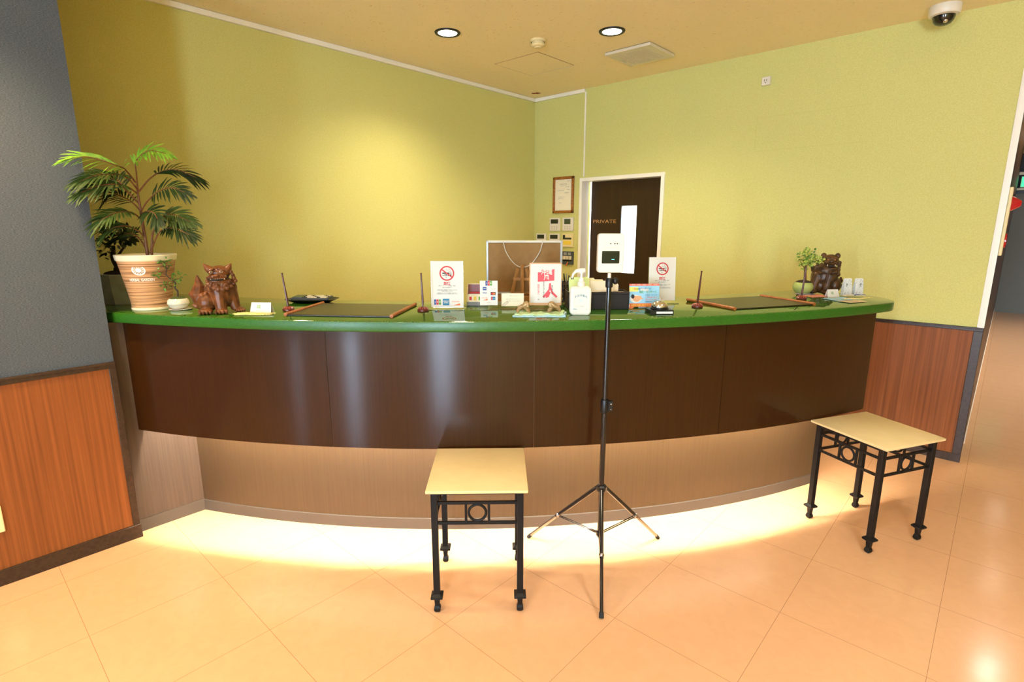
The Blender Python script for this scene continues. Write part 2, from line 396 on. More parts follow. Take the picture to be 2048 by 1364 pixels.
for x0, x1 in WINS:
    mb.bb(prev, x0, YS - .1, YS, 0, ZC, m_white); mb.bb(x0, x1, YS - .1, YS, 2.3, ZC, m_white); mb.bb(x0, x1, YS - .1, YS, 0, .1, m_white); prev = x1
mb.bb(prev, XE + .1, YS - .1, YS, 0, ZC, m_white)
struct(mb, 'wall_front')
for i, (x0, x1) in enumerate(WINS):
    mb = MB()
    for a, b, c, d in ((x0, x0 + .04, .1, 2.3), (x1 - .04, x1, .1, 2.3), (x0, x1, .1, .16), (x0, x1, 2.24, 2.3)):
        mb.bb(a, b, YS - .07, YS - .03, c, d, m_blackp)
    struct(mb, 'window_%d' % (i + 1))
# peeled patch on the ceiling in the corner
mb = MB(); random.seed(3)
mb.poly([(.05 * math.cos(a) * random.uniform(.6, 1.2), .03 * math.sin(a) * random.uniform(.6, 1.3)) for a in [i * PI / 7 for i in range(14)]], m_stain)
o = mb.build('ceiling_stain', loc=(-3.60, 4.30, ZC - .0015)); o.rotation_euler = (PI, 0, .6); o['kind'] = 'structure'

# ------------------------------------------------------------------ counter
CX, CY = -5.17, 5.177
def arc(R, a): return (CX + R * math.cos(a), CY + R * math.sin(a))
def sweep(mb, sec, a0, a1, m, n=60, cl=True):
    """closed (R,z) section swept about the counter's centre"""
    k = len(sec); vs_ = []; fs = []
    for i in range(n + 1):
        a = a0 + (a1 - a0) * i / n
        for R, z in sec: vs_.append((*arc(R, a), z))
    for i in range(n):
        for j in range(k):
            q = (j + 1) % k; fs.append((i * k + j, (i + 1) * k + j, (i + 1) * k + q, i * k + q))
    fs.append(tuple(range(k))); fs.append(tuple(n * k + j for j in range(k - 1, -1, -1)))
    return mb.add(vs_, fs, m)
ZT = 1.138; ZU = 1.09
aL = -math.acos(2.073 / 5.007); aR = rad(-20.65)
ct = thing('reception_counter', 'curved dark walnut reception counter with lit recessed kick', 'reception counter')
mb = MB(); seams = [aL, rad(-53.3), rad(-42.7), rad(-32.1), aR]; g = .0012 / 5
for a, b in zip(seams, seams[1:]):
    sweep(mb, [(4.992, .54), (5.007, .54), (5.007, ZU), (4.992, ZU)], a + g, b - g, m_panel, 24)
sweep(mb, [(4.985, .54), (5.003, .541), (5.003, ZU), (4.985, ZU)], aL, aR, m_seam, 60)
mb.build('front_panel', ct)
mb = MB(); aK = -math.acos(2.073 / 4.78); sweep(mb, [(4.50, 0), (4.78, 0), (4.78, ZU), (4.50, ZU)], aK, rad(-20.7), m_kick)
mb.build('kick_panel', ct)
mb = MB(); sweep(mb, [(4.77, 0), (4.784, 0), (4.784, .058), (4.781, .062), (4.77, .062)], aK, rad(-20.65), m_kickb); mb.build('kick_base', ct)
mb = MB(); a = aR
p = [arc(4.5, a), arc(5.004, a), arc(5.004, a + .005), arc(4.5, a + .005)]
mb.prism(p, .54, ZU, m_panel); mb.prism([arc(4.5, a), arc(4.78, a), arc(4.78, a + .005), arc(4.5, a + .005)], 0, .54, m_kick)
mb.build('end_panel', ct)
mb = MB(); mb.bb(-3.13, -3.097, .556, 1.2, 0, ZU, m_side); mb.bb(-3.13, -3.093, .556, .872, 0, .065, m_kickb)
mb.build('side_panel', ct)
mb = MB()
sweep(mb, [(4.947, .685), (4.967, .685), (4.967, .6865), (4.947, .6865)], aK + .004, rad(-22), m_tube, 60); mb.build('strip_lamp', ct)
mb = MB(); sweep(mb, [(4.935, .6875), (4.985, .6875), (4.985, .71), (4.935, .71)], aK + .004, rad(-21.5), m_kick, 60); mb.build('strip_housing', ct)
mb = MB(); sweep(mb, [(3.80, .70), (4.47, .70), (4.47, .74), (3.80, .74)], rad(-66), rad(-24), m_desk); sweep(mb, [(4.0, 0), (4.03, 0), (4.03, .70), (4.0, .70)], rad(-60), rad(-24), m_desk)
tag(mb.build('staff_desk'), 'low curved laminate desk on the staff side of the counter', 'desk')
# worktop outline: front arc, rounded right end, back arc, straight left edge at the slate wall
R1, R0 = 5.045, 4.40
def outline(off=0.0):
    pts = []
    r1 = R1 - off; r0 = R0 + off; yl = .558 + off
    a0 = -math.asin((CY - yl) / r1); aE = rad(-17.3) - off / 5
    rc = .25 - off
    af = aE - .25 / R1
    for i in range(81): a = a0 + (af - a0) * i / 80; pts.append(arc(r1, a))
    # front corner
    for i in range(1, 9):
        t = PI / 2 * i / 9; pts.append(arc(r1 - rc + rc * math.cos(t), af + (aE - af) * math.sin(t)))
    rb = .10 - off; ab = aE - .10 / R0
    for i in range(10):
        t = PI / 2 * i / 9; pts.append(arc(r0 + rb - rb * math.sin(t), ab + (aE - ab) * math.cos(t)))
    a1 = -math.acos((XG + .01 + off - CX) / r0)
    for i in range(1, 61): a = ab + (a1 - ab) * i / 60; pts.append(arc(r0, a))
    pts.append((XG + .01 + off, yl)); return pts
def slab(mb, levels, m):
    """levels: list of (inset, z) bottom to top"""
    L = [outline(o) for o, z in levels]; n = len(L[0]); vs_ = []; fs = []
    for P_, (o, z) in zip(L, levels): vs_ += [(x, y, z) for x, y in P_]
    for k in range(len(levels) - 1):
        for i in range(n): j = (i + 1) % n; fs.append((k * n + i, k * n + j, (k + 1) * n + j, (k + 1) * n + i))
    fs.append(tuple(range(n - 1, -1, -1))); t = (len(levels) - 1) * n; fs.append(tuple(t + i for i in range(n)))
    mb.add(vs_, fs, m_edge); mb.m.append(m); cut = (len(levels) - 3) * n
    for q in range(cut, len(fs)):
        if q != len(fs) - 2: mb.mi[q] = 1
    return mb
mb = MB(); slab(mb, [(.004, ZU), (.001, ZU + .002), (0, ZU + .006), (0, ZT - .005), (.0015, ZT - .0015), (.005, ZT)], m_stone)
tag(mb.build('green_countertop', ang=60), 'long curved glossy green countertop with a rounded right end', 'countertop')

# ------------------------------------------------------------------ ceiling fittings
def downlight(loc, label, power=DL_POWER, col=WARM, group=None, size=rad(105), soft=.06):
    t = thing('recessed_downlight', label, 'ceiling light', loc, 0, group)
    MB().lathe([(.062, -.002), (.066, -.007), (.083, -.007), (.087, -.001), (.087, 0)], m_black, n=48).build('trim_ring', t)
    MB().lathe([(0, -.004), (.063, -.004)], m_lens, n=48).build('lamp_lens', t)
    ld = bpy.data.lights.new('lamp_bulb', 'SPOT'); ld.energy = power; ld.color = col; ld.spot_size = size; ld.spot_blend = 1; ld.shadow_soft_size = soft
    lo = bpy.data.objects.new('lamp_bulb', ld); C.objects.link(lo); lo.parent = t; lo.location = (0, 0, -.03)
    return t
downlight((-2.977, 2.624, ZC), 'lit recessed downlight nearer the left green wall', 45, (1, .84, .6), None, rad(140))
downlight((-2.149, 3.342, ZC), 'lit recessed downlight beside the square ceiling vent', 42, (1, .84, .6), None, rad(140))
OUT = [(-2.62, .1), (-.9, .5), (.15, 1.9), (-.7, -1.2), (1.6, .4), (2.3, 2.6), (-2.4, -1.5)]
downlight((*OUT[0], ZC), 'lit warm recessed downlight close to the slate wall', 105, (1, .74, .42), None, rad(92), .1)
for q in OUT[1:]: downlight((*q, ZC), 'lit recessed downlight over the lobby floor outside the view', 50, NEUT if q[0] > 0 else WARM, 'lobby downlights', rad(125), .14)
for q in [(.42, 6.5), (.42, 8.5), (.42, 10.6), (2.4, 7.5), (2.4, 10.5)]: downlight((*q, ZC), 'lit recessed downlight along the corridor ceiling', 60, NEUT, 'corridor downlights', rad(125))
t = thing('smoke_detector', 'round cream smoke detector on the ceiling between the downlights', 'smoke detector', (-2.624, 3.146, ZC))
MB().lathe([(0, 0), (.055, 0), (.055, -.012), (.05, -.016)][::-1] + [], m_outlet, n=32).build('base', t)
MB().lathe([(0, -.052), (.022, -.052), (.026, -.046), (.038, -.044), (.046, -.038), (.049, -.03), (.044, -.026), (.044, -.014), (0, -.013)], m_outlet, n=32).build('sensor_head', t)
t = thing('access_hatch', 'square ceiling access hatch outlined by thin gaps', 'hatch', (-3.012, 3.569, ZC))
mb = MB(); h = .226
mb.bb(-h + .004, h - .004, -h + .004, h - .004, -.0025, 0, m_ceil); mb.build('hatch_panel', t)
mb = MB()
for a, b, c, d in ((-h, h, -h, -h + .003), (-h, h, h - .003, h), (-h, -h + .003, -h, h), (h - .003, h, -h, h)): mb.bb(a, b, c, d, -.002, 0, m_kraft)
mb.bb(-h, h, h, h + .004, -.003, 0, m_white); mb.build('hatch_frame', t)
t = thing('ceiling_vent', 'square white ventilation grille in the ceiling', 'vent', (-2.242, 3.877, ZC))
h = .187
mb = MB(); mb.bb(-h, h, -h, h, -.024, -.004, m_creamcer); mb.bb(-h + .03, h - .03, -h + .03, h - .03, -.006, 0, m_blackp); mb.build('cover_plate', t, bevel=.003)
mb = MB()
for i in range(13):
    for j in range(13):
        x = (i - 6) * .0195; y = (j - 6) * .0195; mb.bb(x - .0065, x + .0065, y - .0065, y + .0065, -.0248, -.0238, m_ventg)
for i in range(14): mb.bb((i - 6.5) * .0195 - .0012, (i - 6.5) * .0195 + .0012, -.13, .13, -.0262, -.0236, m_creamcer)
mb.bb(-.158, -.148, -.01, .06, -.0248, -.0238, m_greyp)
mb.build('grille', t)
t = thing('dome_camera', 'white dome security camera with smoked bubble on the ceiling', 'security camera', (-.475, 4.31, ZC))
MB().lathe([(.078, 0), (.08, -.006), (.08, -.04), (.074, -.052), (.06, -.056), (0, -.056)][::-1], m_whitep, n=48).build('camera_base', t)
MB().lathe([(0, -.108), (.02, -.106), (.038, -.098), (.05, -.084), (.056, -.066), (.057, -.054)], m_dome, n=32).build('dome', t)
MB().ell((.012, -.03, -.086), .016, m_chrome).build('lens', t)

# ------------------------------------------------------------------ wall fittings
YW = YB
def wall_ctrl(x0, x1, z0, z1, name, label, cat, disp, dm, group=None, extra=None):
    t = thing(name, label, cat, ((x0 + x1) / 2, YW, (z0 + z1) / 2), 0, group); w_, h_ = (x1 - x0) / 2, (z1 - z0) / 2
    MB().bb(-w_, w_, -.016, 0, -h_, h_, m_whitep).build('faceplate', t, bevel=.003)
    MB().bb(disp[0] * w_, disp[1] * w_, -.018, -.015, disp[2] * h_, disp[3] * h_, dm).build('display', t)
    mb = MB()
    for j in range(2):
        for i in range(3): MB().bb((-.55 + .45 * i) * w_, (-.4 + .45 * i) * w_, -.0175, -.015, (-.45 - .3 * j) * h_, (-.35 - .3 * j) * h_, m_greyp).build('button', t)
    return t
def btn(mb, w_, h_):
    for i in range(3):
        for j in range(2): mb.bb((-.55 + .45 * i) * w_, (-.4 + .45 * i) * w_, -.0175, -.015, (-.45 - .3 * j) * h_, (-.35 - .3 * j) * h_, m_greyp)
wall_ctrl(-3.547, -3.414, 1.497, 1.628, 'thermostat', 'white wall controller with dark display, upper left under the gilt frame', 'thermostat', (-.72, .68, .12, .78), m_lcd2, None, btn)
wall_ctrl(-3.382, -3.247, 1.499, 1.630, 'thermostat', 'white wall controller with pale grey-green display, upper right under the gilt frame', 'thermostat', (-.62, .5, 0, .78), m_lcd, None, btn)
wall_ctrl(-3.724, -3.592, 1.345, 1.470, 'thermostat', 'white wall controller farthest left, half hidden behind the framed board', 'thermostat', (-.75, .62, .15, .8), m_lcd2, None, btn)
wall_ctrl(-3.552, -3.417, 1.345, 1.470, 'thermostat', 'white wall controller in the lower row, second from the left', 'thermostat', (-.75, .68, .15, .8), m_lcd2, None, btn)
t = thing('wall_controller', 'yellowed wall controller with a yellow flap beside the door frame', 'controller', (-3.311, YW, 1.405))
MB().bb(-.066, .066, -.018, 0, -.067, .067, m_outlet).build('faceplate', t, bevel=.003)
MB().bb(-.058, .048, -.02, -.017, .008, .026, m_lcd2).bb(-.058, -.03, -.02, -.017, .024, .052, m_lcd2).build('display', t)
MB().bb(-.05, .045, -.022, -.017, -.042, -.006, m_yellow).build('flap', t)
t = thing('breaker_panel', 'small grey switch panel with a row of toggles below the yellow controller', 'switch panel', (-3.305, YW, 1.228))
MB().bb(-.066, .066, -.02, 0, -.066, .066, m_calcb).bb(-.05, -.01, -.022, -.019, .03, .055, m_greyp).bb(.005, .04, -.022, -.019, .03, .055, m_greyp).build('casing', t, bevel=.002)
for i in range(6):
    MB().bb(-.055 + i * .019, -.045 + i * .019, -.028, -.019, -.015, .02, m_cream).bb(-.056 + i * .019, -.044 + i * .019, -.03, -.019, -.03, -.018, m_blackp).build('toggle', t)
MB().tube([(.01, -.024, -.04), (.0, -.028, -.06), (-.012, -.026, -.08)], .006, m_orange).build('cord_tab', t)
# certificate
t = thing('framed_certificate', 'gilt framed certificate on the wall beside the door', 'picture frame', (-3.380, YW, 1.850))
w_, h_ = .128, .177
mb = MB()
for a, b, c, d in ((-w_, w_, h_ - .026, h_), (-w_, w_, -h_, -h_ + .026), (-w_, -w_ + .024, -h_, h_), (w_ - .024, w_, -h_, h_)): mb.bb(a, b, -.022, 0, c, d, m_gold)
mb.build('frame', t, bevel=.005)
mb = MB(); mb.bb(-w_ + .02, w_ - .02, -.008, -.002, -h_ + .02, h_ - .02, m_cream)
for k, (s_, x, z, wd) in enumerate([('営業許可書', -.005, .105, .09), ('指令第 号', .0, .09, .07), ('許可年月日 平成 年', .06, .132, .03), ('住所 沖縄県', .045, .078, .05), ('氏名', .06, .05, .03), ('営業所所在地', -.035, .045, .085), ('保健所長', .04, .02, .05), ('有効期間 年月日から', -.02, -.02, .08), ('条件 なし', -.03, -.035, .07), ('附記', -.04, -.075, .03)]):
    mb.text(s_, .009, m_greyp if k % 2 else m_ink, T(x, -.0085, z) @ FR, width=wd)
mb.build('certificate_sheet', t)
# small outlet high on the wall
t = thing('wall_socket', 'small white socket high on the green back wall', 'socket', (-1.508, YW, 2.597))
MB().bb(-.03, .03, -.03, 0, -.029, .029, m_whitep).build('socket_box', t, bevel=.003)
MB().bb(-.012, -.009, -.0315, -.029, -.004, .012, m_ink).bb(.004, .007, -.0315, -.029, -.004, .012, m_ink).bb(-.004, .002, -.0315, -.029, -.016, -.011, m_ink).build('socket_slots', t)
t = thing('wall_socket', 'ivory socket plate low on the teak wainscot', 'socket', (XB + .006, .045, .303))
MB().bb(0, .007, -.036, .036, -.06, .06, m_outlet).build('faceplate', t, bevel=.003)
MB().bb(.006, .009, -.012, .012, -.03, .03, m_whitep).build('socket_insert', t, bevel=.001)
# fire alarm on the corridor side of the wall end
t = thing('fire_alarm_box', 'cream fire alarm box with red lamp at the end of the wall', 'fire alarm', (-.047, 4.62, 1.56))
MB().bb(0, .018, -.12, .12, -.20, .21, m_outlet).build('alarm_casing', t, bevel=.004)
MB().lathe([(.045, 0), (.043, .008), (.022, .040), (.016, .047), (0, .049)], m_redlamp, T(.018, 0, .115) @ RY(PI / 2), n=24).build('red_lamp', t)
MB().lathe([(.045, 0), (.045, .008), (.03, .012), (0, .012)], m_redlamp, T(.018, 0, -.11) @ RY(PI / 2), n=24).build('call_button', t)

# ------------------------------------------------------------------ stools
def make_stool(label, loc, rz):
    t = thing('iron_stool', label, 'stool', loc, rz, 'cream topped iron stools')
    mb = MB(); hx, hy = .197, .205; z0, z1 = .535, .558
    L = []
    for (ix, z) in ((.001, z0), (0, z0 + .011), (.030, z1), ):
        L.append([(-hx + ix, -hy + ix, z), (hx - ix, -hy + ix, z), (hx - ix, hy - ix, z), (-hx + ix, hy - ix, z)])
    vs_ = sum(L, []); fs = [(3, 2, 1, 0), (8, 9, 10, 11)]
    for k in range(2):
        for i in range(4): j = (i + 1) % 4; fs.append((k * 4 + i, k * 4 + j, k * 4 + 4 + j, k * 4 + 4 + i))
    mb.add(vs_, fs, m_seat).build('seat', t, bevel=.002)
    s = .168
    for sx in (-1, 1):
        for sy in (-1, 1):
            mb = MB(); x, y = sx * s, sy * s
            mb.bb(x - .0125, x + .0125, y - .0125, y + .0125, .075, .535, m_iron)
            q = [(.0125, .085), (.024, .076), (.024, .068), (.011, .058), (.009, .03), (.013, .018), (.013, .008), (.008, 0)]
            for (a, za), (b, zb) in zip(q, q[1:]):
                vs_ = [(x + i * a, y + j * a, za) for i, j in ((-1, -1), (1, -1), (1, 1), (-1, 1))] + [(x + i * b, y + j * b, zb) for i, j in ((-1, -1), (1, -1), (1, 1), (-1, 1))]
                mb.add(vs_, [(0, 1, 5, 4), (1, 2, 6, 5), (2, 3, 7, 6), (3, 0, 4, 7), (0, 3, 2, 1), (4, 5, 6, 7)], m_iron)
            mb.build('leg', t, bevel=.0015)
    for k in range(4):
        M = RZ(k * PI / 2); mb = MB(); y = -s
        mb.bb(-s, s, y - .01, y + .01, .519, .535, m_iron, M)
        mb.bb(-s, s, y - .005, y + .005, .474, .486, m_iron, M); mb.bb(-s, s, y - .005, y + .005, .388, .400, m_iron, M)
        for x in (-.045, .045): mb.bb(x - .005, x + .005, y - .005, y + .005, .396, .476, m_iron, M)
        ring = [(.034 * math.cos(2 * PI * i / 24), y, .437 + .034 * math.sin(2 * PI * i / 24)) for i in range(25)]
        mb.tube(ring, .0055, m_iron, M); mb.build('apron_rail', t, bevel=.001)
    return t
st = make_stool('iron stool with square cream top in front of the counter centre', (-1.512, 1.452, 0), rad(43.5))
dup(st, (-.368, 3.098, 0), rad(61.8), 'iron stool with square cream top near the right wainscot')

# ------------------------------------------------------------------ tripod with thermometer terminal
TX, TY = -1.216, 1.936
t = thing('tripod_stand', 'tall thin black tripod stand in front of the counter', 'tripod', (TX, TY, 0))
MB().tube([(0, 0, .13), (0, 0, .77)], .0125, m_blackgloss, n=20).build('lower_pole', t)
MB().tube([(0, 0, .77), (0, 0, 1.30)], .0105, m_blackgloss, n=20).build('upper_pole', t)
cl = MB().lathe([(.0, .735), (.017, .735), (.018, .74), (.018, .79), (.016, .795), (0, .795)], m_blackp, n=20).bb(.01, .034, -.008, .008, .742, .788, m_blackp, RZ(YAW)).build('height_clamp', t)
MB().ell((.026, -.011, .776), .004, m_chrome, RZ(YAW)).ell((.026, -.011, .752), .003, m_chrome, RZ(YAW)).build('clamp_screw', cl)
MB().lathe([(0, .36), (.02, .36), (.024, .366), (.024, .384), (.018, .39), (0, .39)], m_blackp, n=20).build('leg_hub', t)
MB().lathe([(0, .14), (.018, .14), (.018, .156), (0, .156)], m_blackp, n=20).build('brace_ring', t)
for ang in (rad(-55), rad(190.8), rad(72.5)):
    M = RZ(ang)
    if ang == rad(-55): M = RZ(ang)
    lg = MB().tube([(.022, 0, .372), (.225, 0, .166)], .009, m_blackgloss, M, n=12).tube([(.225, 0, .166), (.372, 0, .014)], .0075, m_steel if ang != rad(-55) else m_blackgloss, M, n=12).build('leg', t)
    MB().tube([(.366, 0, .02), (.380, 0, .003)], .0095, m_rubber, M, n=12).build('rubber_foot', lg)
    MB().ell((.215, 0, .176), .012, m_steel, M).build('leg_joint', lg)
    for sy in (-.005, .005): pass
    MB().tube([(.016, -.005, .148), (.215, -.005, .172)], .0028, m_blackgloss, M).tube([(.016, .005, .148), (.215, .005, .172)], .0028, m_blackgloss, M).build('brace', t)
MB().lathe([(0, 1.285), (.0145, 1.285), (.0155, 1.29), (.0155, 1.318), (.012, 1.325), (0, 1.325)], m_blackp, n=20).build('head_clamp', t)
MB().ell((.026, 0, 1.312), (.012, .012, .015), m_blackp, RZ(YAW)).tube([(.01, 0, 1.312), (.02, 0, 1.312)], .004, m_blackp, RZ(YAW)).build('knob', t)
d = thing('thermometer_terminal', 'white wall-type thermometer with black screen on top of the tripod', 'thermometer', (TX, TY, 1.325), YAW)
MB().tube([(0, 0, 0), (0, 0, .02)], .0075, m_whitep, n=16).build('mount_post', d)
def rrect(hw, hh, r, n=8):
    o_ = []
    for cx_, cy_, a0 in ((hw - r, hh - r, 0), (-hw + r, hh - r, 90), (-hw + r, -hh + r, 180), (hw - r, -hh + r, 270)):
        for i in range(n + 1): a = rad(a0 + 90 * i / n); o_.append((cx_ + r * math.cos(a), cy_ + r * math.sin(a)))
    return o_
mb = MB(); mb.prism(rrect(.0535, .0795, .012), -.018, .018, m_whitep, T(0, 0, .102) @ FR); mb.build('body', d, bevel=.004)
MB().prism(rrect(.036, .0255, .003), .018, .0195, m_screen, T(-.001, 0, .086) @ FR).build('screen', d)
mb = MB(); mb.bb(.004, .014, -.0205, -.0195, .076, .078, m_led); mb.build('status_light', d)
MB().bb(-.028, .03, -.0195, -.017, .124, .148, m_whitep).build('sensor_bezel', d, bevel=.004)
for x in (-.003, .014, .024): MB().lathe([(.0028, 0), (.0028, .002), (0, .002)], m_ink, T(x, -.0195, .141) @ FR, n=12).build('sensor', d)

# ------------------------------------------------------------------ plants
def cr(pts, n):
    pts = [Vector(p) for p in pts]; P_ = [pts[0] * 2 - pts[1]] + pts + [pts[-1] * 2 - pts[-2]]; out = []
    for i in range(1, len(P_) - 2):
        a, b, c, d_ = P_[i - 1:i + 3]
        for k in range(n):
            u = k / n; out.append(.5 * ((2 * b) + (c - a) * u + (2 * a - 5 * b + 4 * c - d_) * u * u + (3 * b - a - 3 * c + d_) * u ** 3))
    out.append(pts[-1]); return out
def leaflet(mb, p, d_, nrm, L, W, m, droop=.25):
    d_ = d_.normalized(); s_ = d_.cross(nrm).normalized(); n_ = s_.cross(d_).normalized()
    vs_ = []; prof = [(0, .25), (.25, .9), (.55, 1), (.85, .5)]
    for u, wv in prof:
        c = p + d_ * L * u + Vector((0, 0, -droop * L * u * u))
        vs_ += [c - s_ * W * wv, c + n_ * (-.25 * W * wv), c + s_ * W * wv]
    vs_.append(p + d_ * L + Vector((0, 0, -droop * L)))
    fs = []
    for k in range(3):
        a = k * 3; fs += [(a, a + 1, a + 4, a + 3), (a + 1, a + 2, a + 5, a + 4)]
    fs += [(9, 10, 12), (10, 11, 12)]
    mb.add(vs_, fs, m)
def frond(parent, pts, m, n0=.35, Lm=.10, W=.0052, pairs=14, up=Vector((0, 0, 1)), droop=.3):
    c = cr(pts, 8); N = len(c); mb = MB()
    mb.tube(c, [.0035 * (1 - .75 * i / N) + .0006 for i in range(N)], m_stem if m != m_leafl else m_stem, n=6)
    for k in range(pairs):
        s_ = n0 + (1 - n0) * k / (pairs - 1); i = min(int(s_ * (N - 1)), N - 2); f = s_ * (N - 1) - i
        p = c[i].lerp(c[i + 1], min(f, 1)); tg = (c[i + 1] - c[i]).normalized()
        side = tg.cross(up); side = side.normalized() if side.length > .1 else Vector((1, 0, 0))
        u = k / (pairs - 1); L = Lm * (.55 + .75 * math.sin(PI * (.15 + .72 * u))) * .8
        for sg in (-1, 1):
            fan = 1.05 - .85 * u
            d_ = tg * (.55 + .7 * u) + side * sg * fan + up * (.3 * (1 - u)) + Vector((random.uniform(-.08, .08), random.uniform(-.08, .08), random.uniform(-.08, .08)))
            leaflet(mb, p, d_, up, L * random.uniform(.9, 1.1), W, m, droop * random.uniform(.7, 1.3))
    leaflet(mb, c[-1], c[-1] - c[-3], up, Lm * .5, W, m, droop)
    Mw = T(*parent.location) @ RZ(parent.rotation_euler.z); Mi = Mw.inverted()
    for i, v in enumerate(mb.v):                     # leaflets bend clear of the slate wall's corner
        q = Mw @ v
        if q.x < -3.038 and q.y < .565: q.x = -3.038 + .002 * (i % 4); mb.v[i] = Mi @ q
    return mb.build('frond', parent)
random.seed(11)
FRONDS = [
 (m_leafl, [(.005, 0, .557), (.009, 0, .634), (.030, -.02, .695), (.12, -.06, .735), (.235, -.12, .715)], .42),
 (m_leafl, [(-.001, 0, .602), (.002, -.05, .644), (.022, -.12, .659), (-.047, -.198, .69), (-.085, -.255, .68)], .42),
 (m_leafd, [(.004, 0, .554), (.047, .03, .618), (.085, .07, .657), (.145, .1, .668), (.215, .13, .635)], .4),
 (m_leafd, [(.005, 0, .463), (.06, -.03, .51), (.14, -.06, .555), (.22, -.09, .57), (.29, -.11, .55)], .38),
 (m_leafm, [(.023, 0, .27), (.061, 0, .393), (.12, -.02, .444), (.19, -.05, .452), (.28, -.08, .42)], .55),
 (m_leafd, [(.026, 0, .275), (.094, -.04, .354), (.15, -.07, .386), (.22, -.10, .388), (.30, -.13, .36)], .55),
 (m_leafm, [(.004, 0, .57), (-.016, -.03, .62), (-.007, -.12, .627), (-.042, -.19, .615), (-.08, -.24, .585)], .35),
 (m_leafm, [(.003, 0, .548), (-.001, -.06, .577), (.001, -.14, .582), (-.04, -.19, .57), (-.08, -.24, .54)], .35),
 (m_leafd, [(.002, 0, .474), (-.05, .03, .512), (-.11, .05, .54), (-.16, .06, .55), (-.21, .07, .52)], .25),
 (m_leafm, [(.005, 0, .428), (.004, -.06, .461), (-.003, -.13, .461), (-.021, -.18, .442), (-.05, -.2, .42)], .3),
 (m_leafd, [(.003, 0, .451), (.05, -.04, .464), (.10, -.08, .466), (.14, -.11, .455), (.17, -.14, .43)], .35),
 (m_leafm, [(.007, 0, .346), (.006, -.04, .377), (-.007, -.09, .4), (-.036, -.13, .393), (-.06, -.15, .372)], .35),
 (m_leafd, [(.015, 0, .268), (-.038, .03, .338), (-.09, .05, .362), (-.14, .06, .356), (-.19, .07, .34)], .4),
 (m_leafd, [(.006, 0, .50), (-.03, -.03, .565), (-.07, -.02, .61), (-.12, .0, .61), (-.16, .02, .575)], .3)]
RP = (-3.092, .752)
t = thing('potted_palm', 'tall palm in a striated cream pot at the left end of the counter', 'plant', (*RP, ZT), YAW)
prof = [(0, 0), (.083, 0), (.087, .004), (.0885, .012)]
MB().lathe([(.121, .236), (.126, .24), (.130, .262), (.128, .266), (.122, .266), (.119, .25), (.0, .25)], m_potrim, n=64).build('pot_rim', t)
MB().lathe([(0, .0), (.084, .0), (.088, .004), (.0885, .013), (.085, .014), (0, .014)], m_potrim, n=64).build('pot_foot', t)
pot = MB().lathe([(.0855, .014), (.089, .05), (.096, .1), (.105, .15), (.114, .2), (.121, .238)], m_pot, n=64)
def wrap(z, R, a0=0, tilt=0):
    def fn(v):
        x = v.x * math.cos(tilt) - v.y * math.sin(tilt); y = v.x * math.sin(tilt) + v.y * math.cos(tilt)
        r = R + .09 * y + .0008; a = -PI / 2 + a0 + x / R
        return Vector((r * math.cos(a), r * math.sin(a), z + y))
    return fn
pot.text('HERBAL GARDEN', .019, m_emb, None, fn=wrap(.150, .1062, .30), kw='b', width=.105)
ring = lambda r0, r1, n=28: ([(r0 * math.cos(2 * PI * i / n), r0 * .8 * math.sin(2 * PI * i / n)) for i in range(n)], [(r1 * math.cos(2 * PI * i / n), r1 * .8 * math.sin(2 * PI * i / n)) for i in range(n)])
f = wrap(.196, .1138, .26, -.25)
a, b = ring(.023, .029); n = 28
pot.add([f(Vector((*p, 0))) for p in a + b], [(i, (i + 1) % n, n + (i + 1) % n, n + i) for i in range(n)], m_emb)
a, b = ring(.001, .013); pot.add([f(Vector((*p, 0))) for p in a + b], [(i, (i + 1) % n, n + (i + 1) % n, n + i) for i in range(n)], m_emb)
for i in range(12):
    q = 2 * PI * i / 12; c = (.0185 * math.cos(q), .0185 * .8 * math.sin(q)); pot.add([f(Vector((c[0] + .0035 * math.cos(q + k * PI / 2), c[1] + .003 * math.sin(q + k * PI / 2), 0))) for k in range(4)], [(0, 1, 2, 3)], m_emb)
pot.build('pot', t)
MB().lathe([(0, .235), (.118, .232)], m_soil, n=32).build('soil', t)
mb = MB(); mb.tube(cr([(.010, 0, .235), (.008, 0, .35), (.006, 0, .45), (.004, 0, .53), (.004, 0, .575)], 6), [.0085 - .0045 * i / 24 for i in range(25)], m_stem, n=8)
mb.tube(cr([(.026, 0, .235), (.04, 0, .33), (.045, 0, .36), (.061, 0, .393)], 5), [.006 - .003 * i / 15 for i in range(16)], m_stem, n=8)
mb.build('trunk', t)
for m, pts, n0 in FRONDS: frond(t, pts, m, n0, up=Vector((random.uniform(-.35, .35), random.uniform(-1.1, -.5), .75)).normalized())
# round-leaved bonsai in the faceted grey pot
def tree(mb, pts, r0, r1, m): c = cr(pts, 6); N = len(c); mb.tube(c, [r0 + (r1 - r0) * i / (N - 1) for i in range(N)], m, n=8); return c
def leaves(mb, cen, rr, n, L, W, m, rnd=random):
    for _ in range(n):
        d_ = Vector((rnd.gauss(0, 1), rnd.gauss(0, 1), rnd.gauss(0, 1))).normalized(); q = rnd.random() ** .4
        p = Vector(cen) + Vector((d_.x * rr[0], d_.y * rr[1], d_.z * rr[2])) * q
        dd = (d_ + Vector((rnd.uniform(-1, 1), rnd.uniform(-1, 1), rnd.uniform(-.6, 1)))).normalized()
        up = Vector((rnd.uniform(-.6, .6), rnd.uniform(-1, .2), 1)).normalized()
        leaflet(mb, p, dd, up, L * rnd.uniform(.7, 1.2), W * rnd.uniform(.8, 1.2), m, .1)
t = thing('potted_bonsai', 'dark round-leaved bonsai in a grey faceted pot behind the palm', 'plant', (-3.43, .715, ZT), YAW)
mb = MB(); L = []
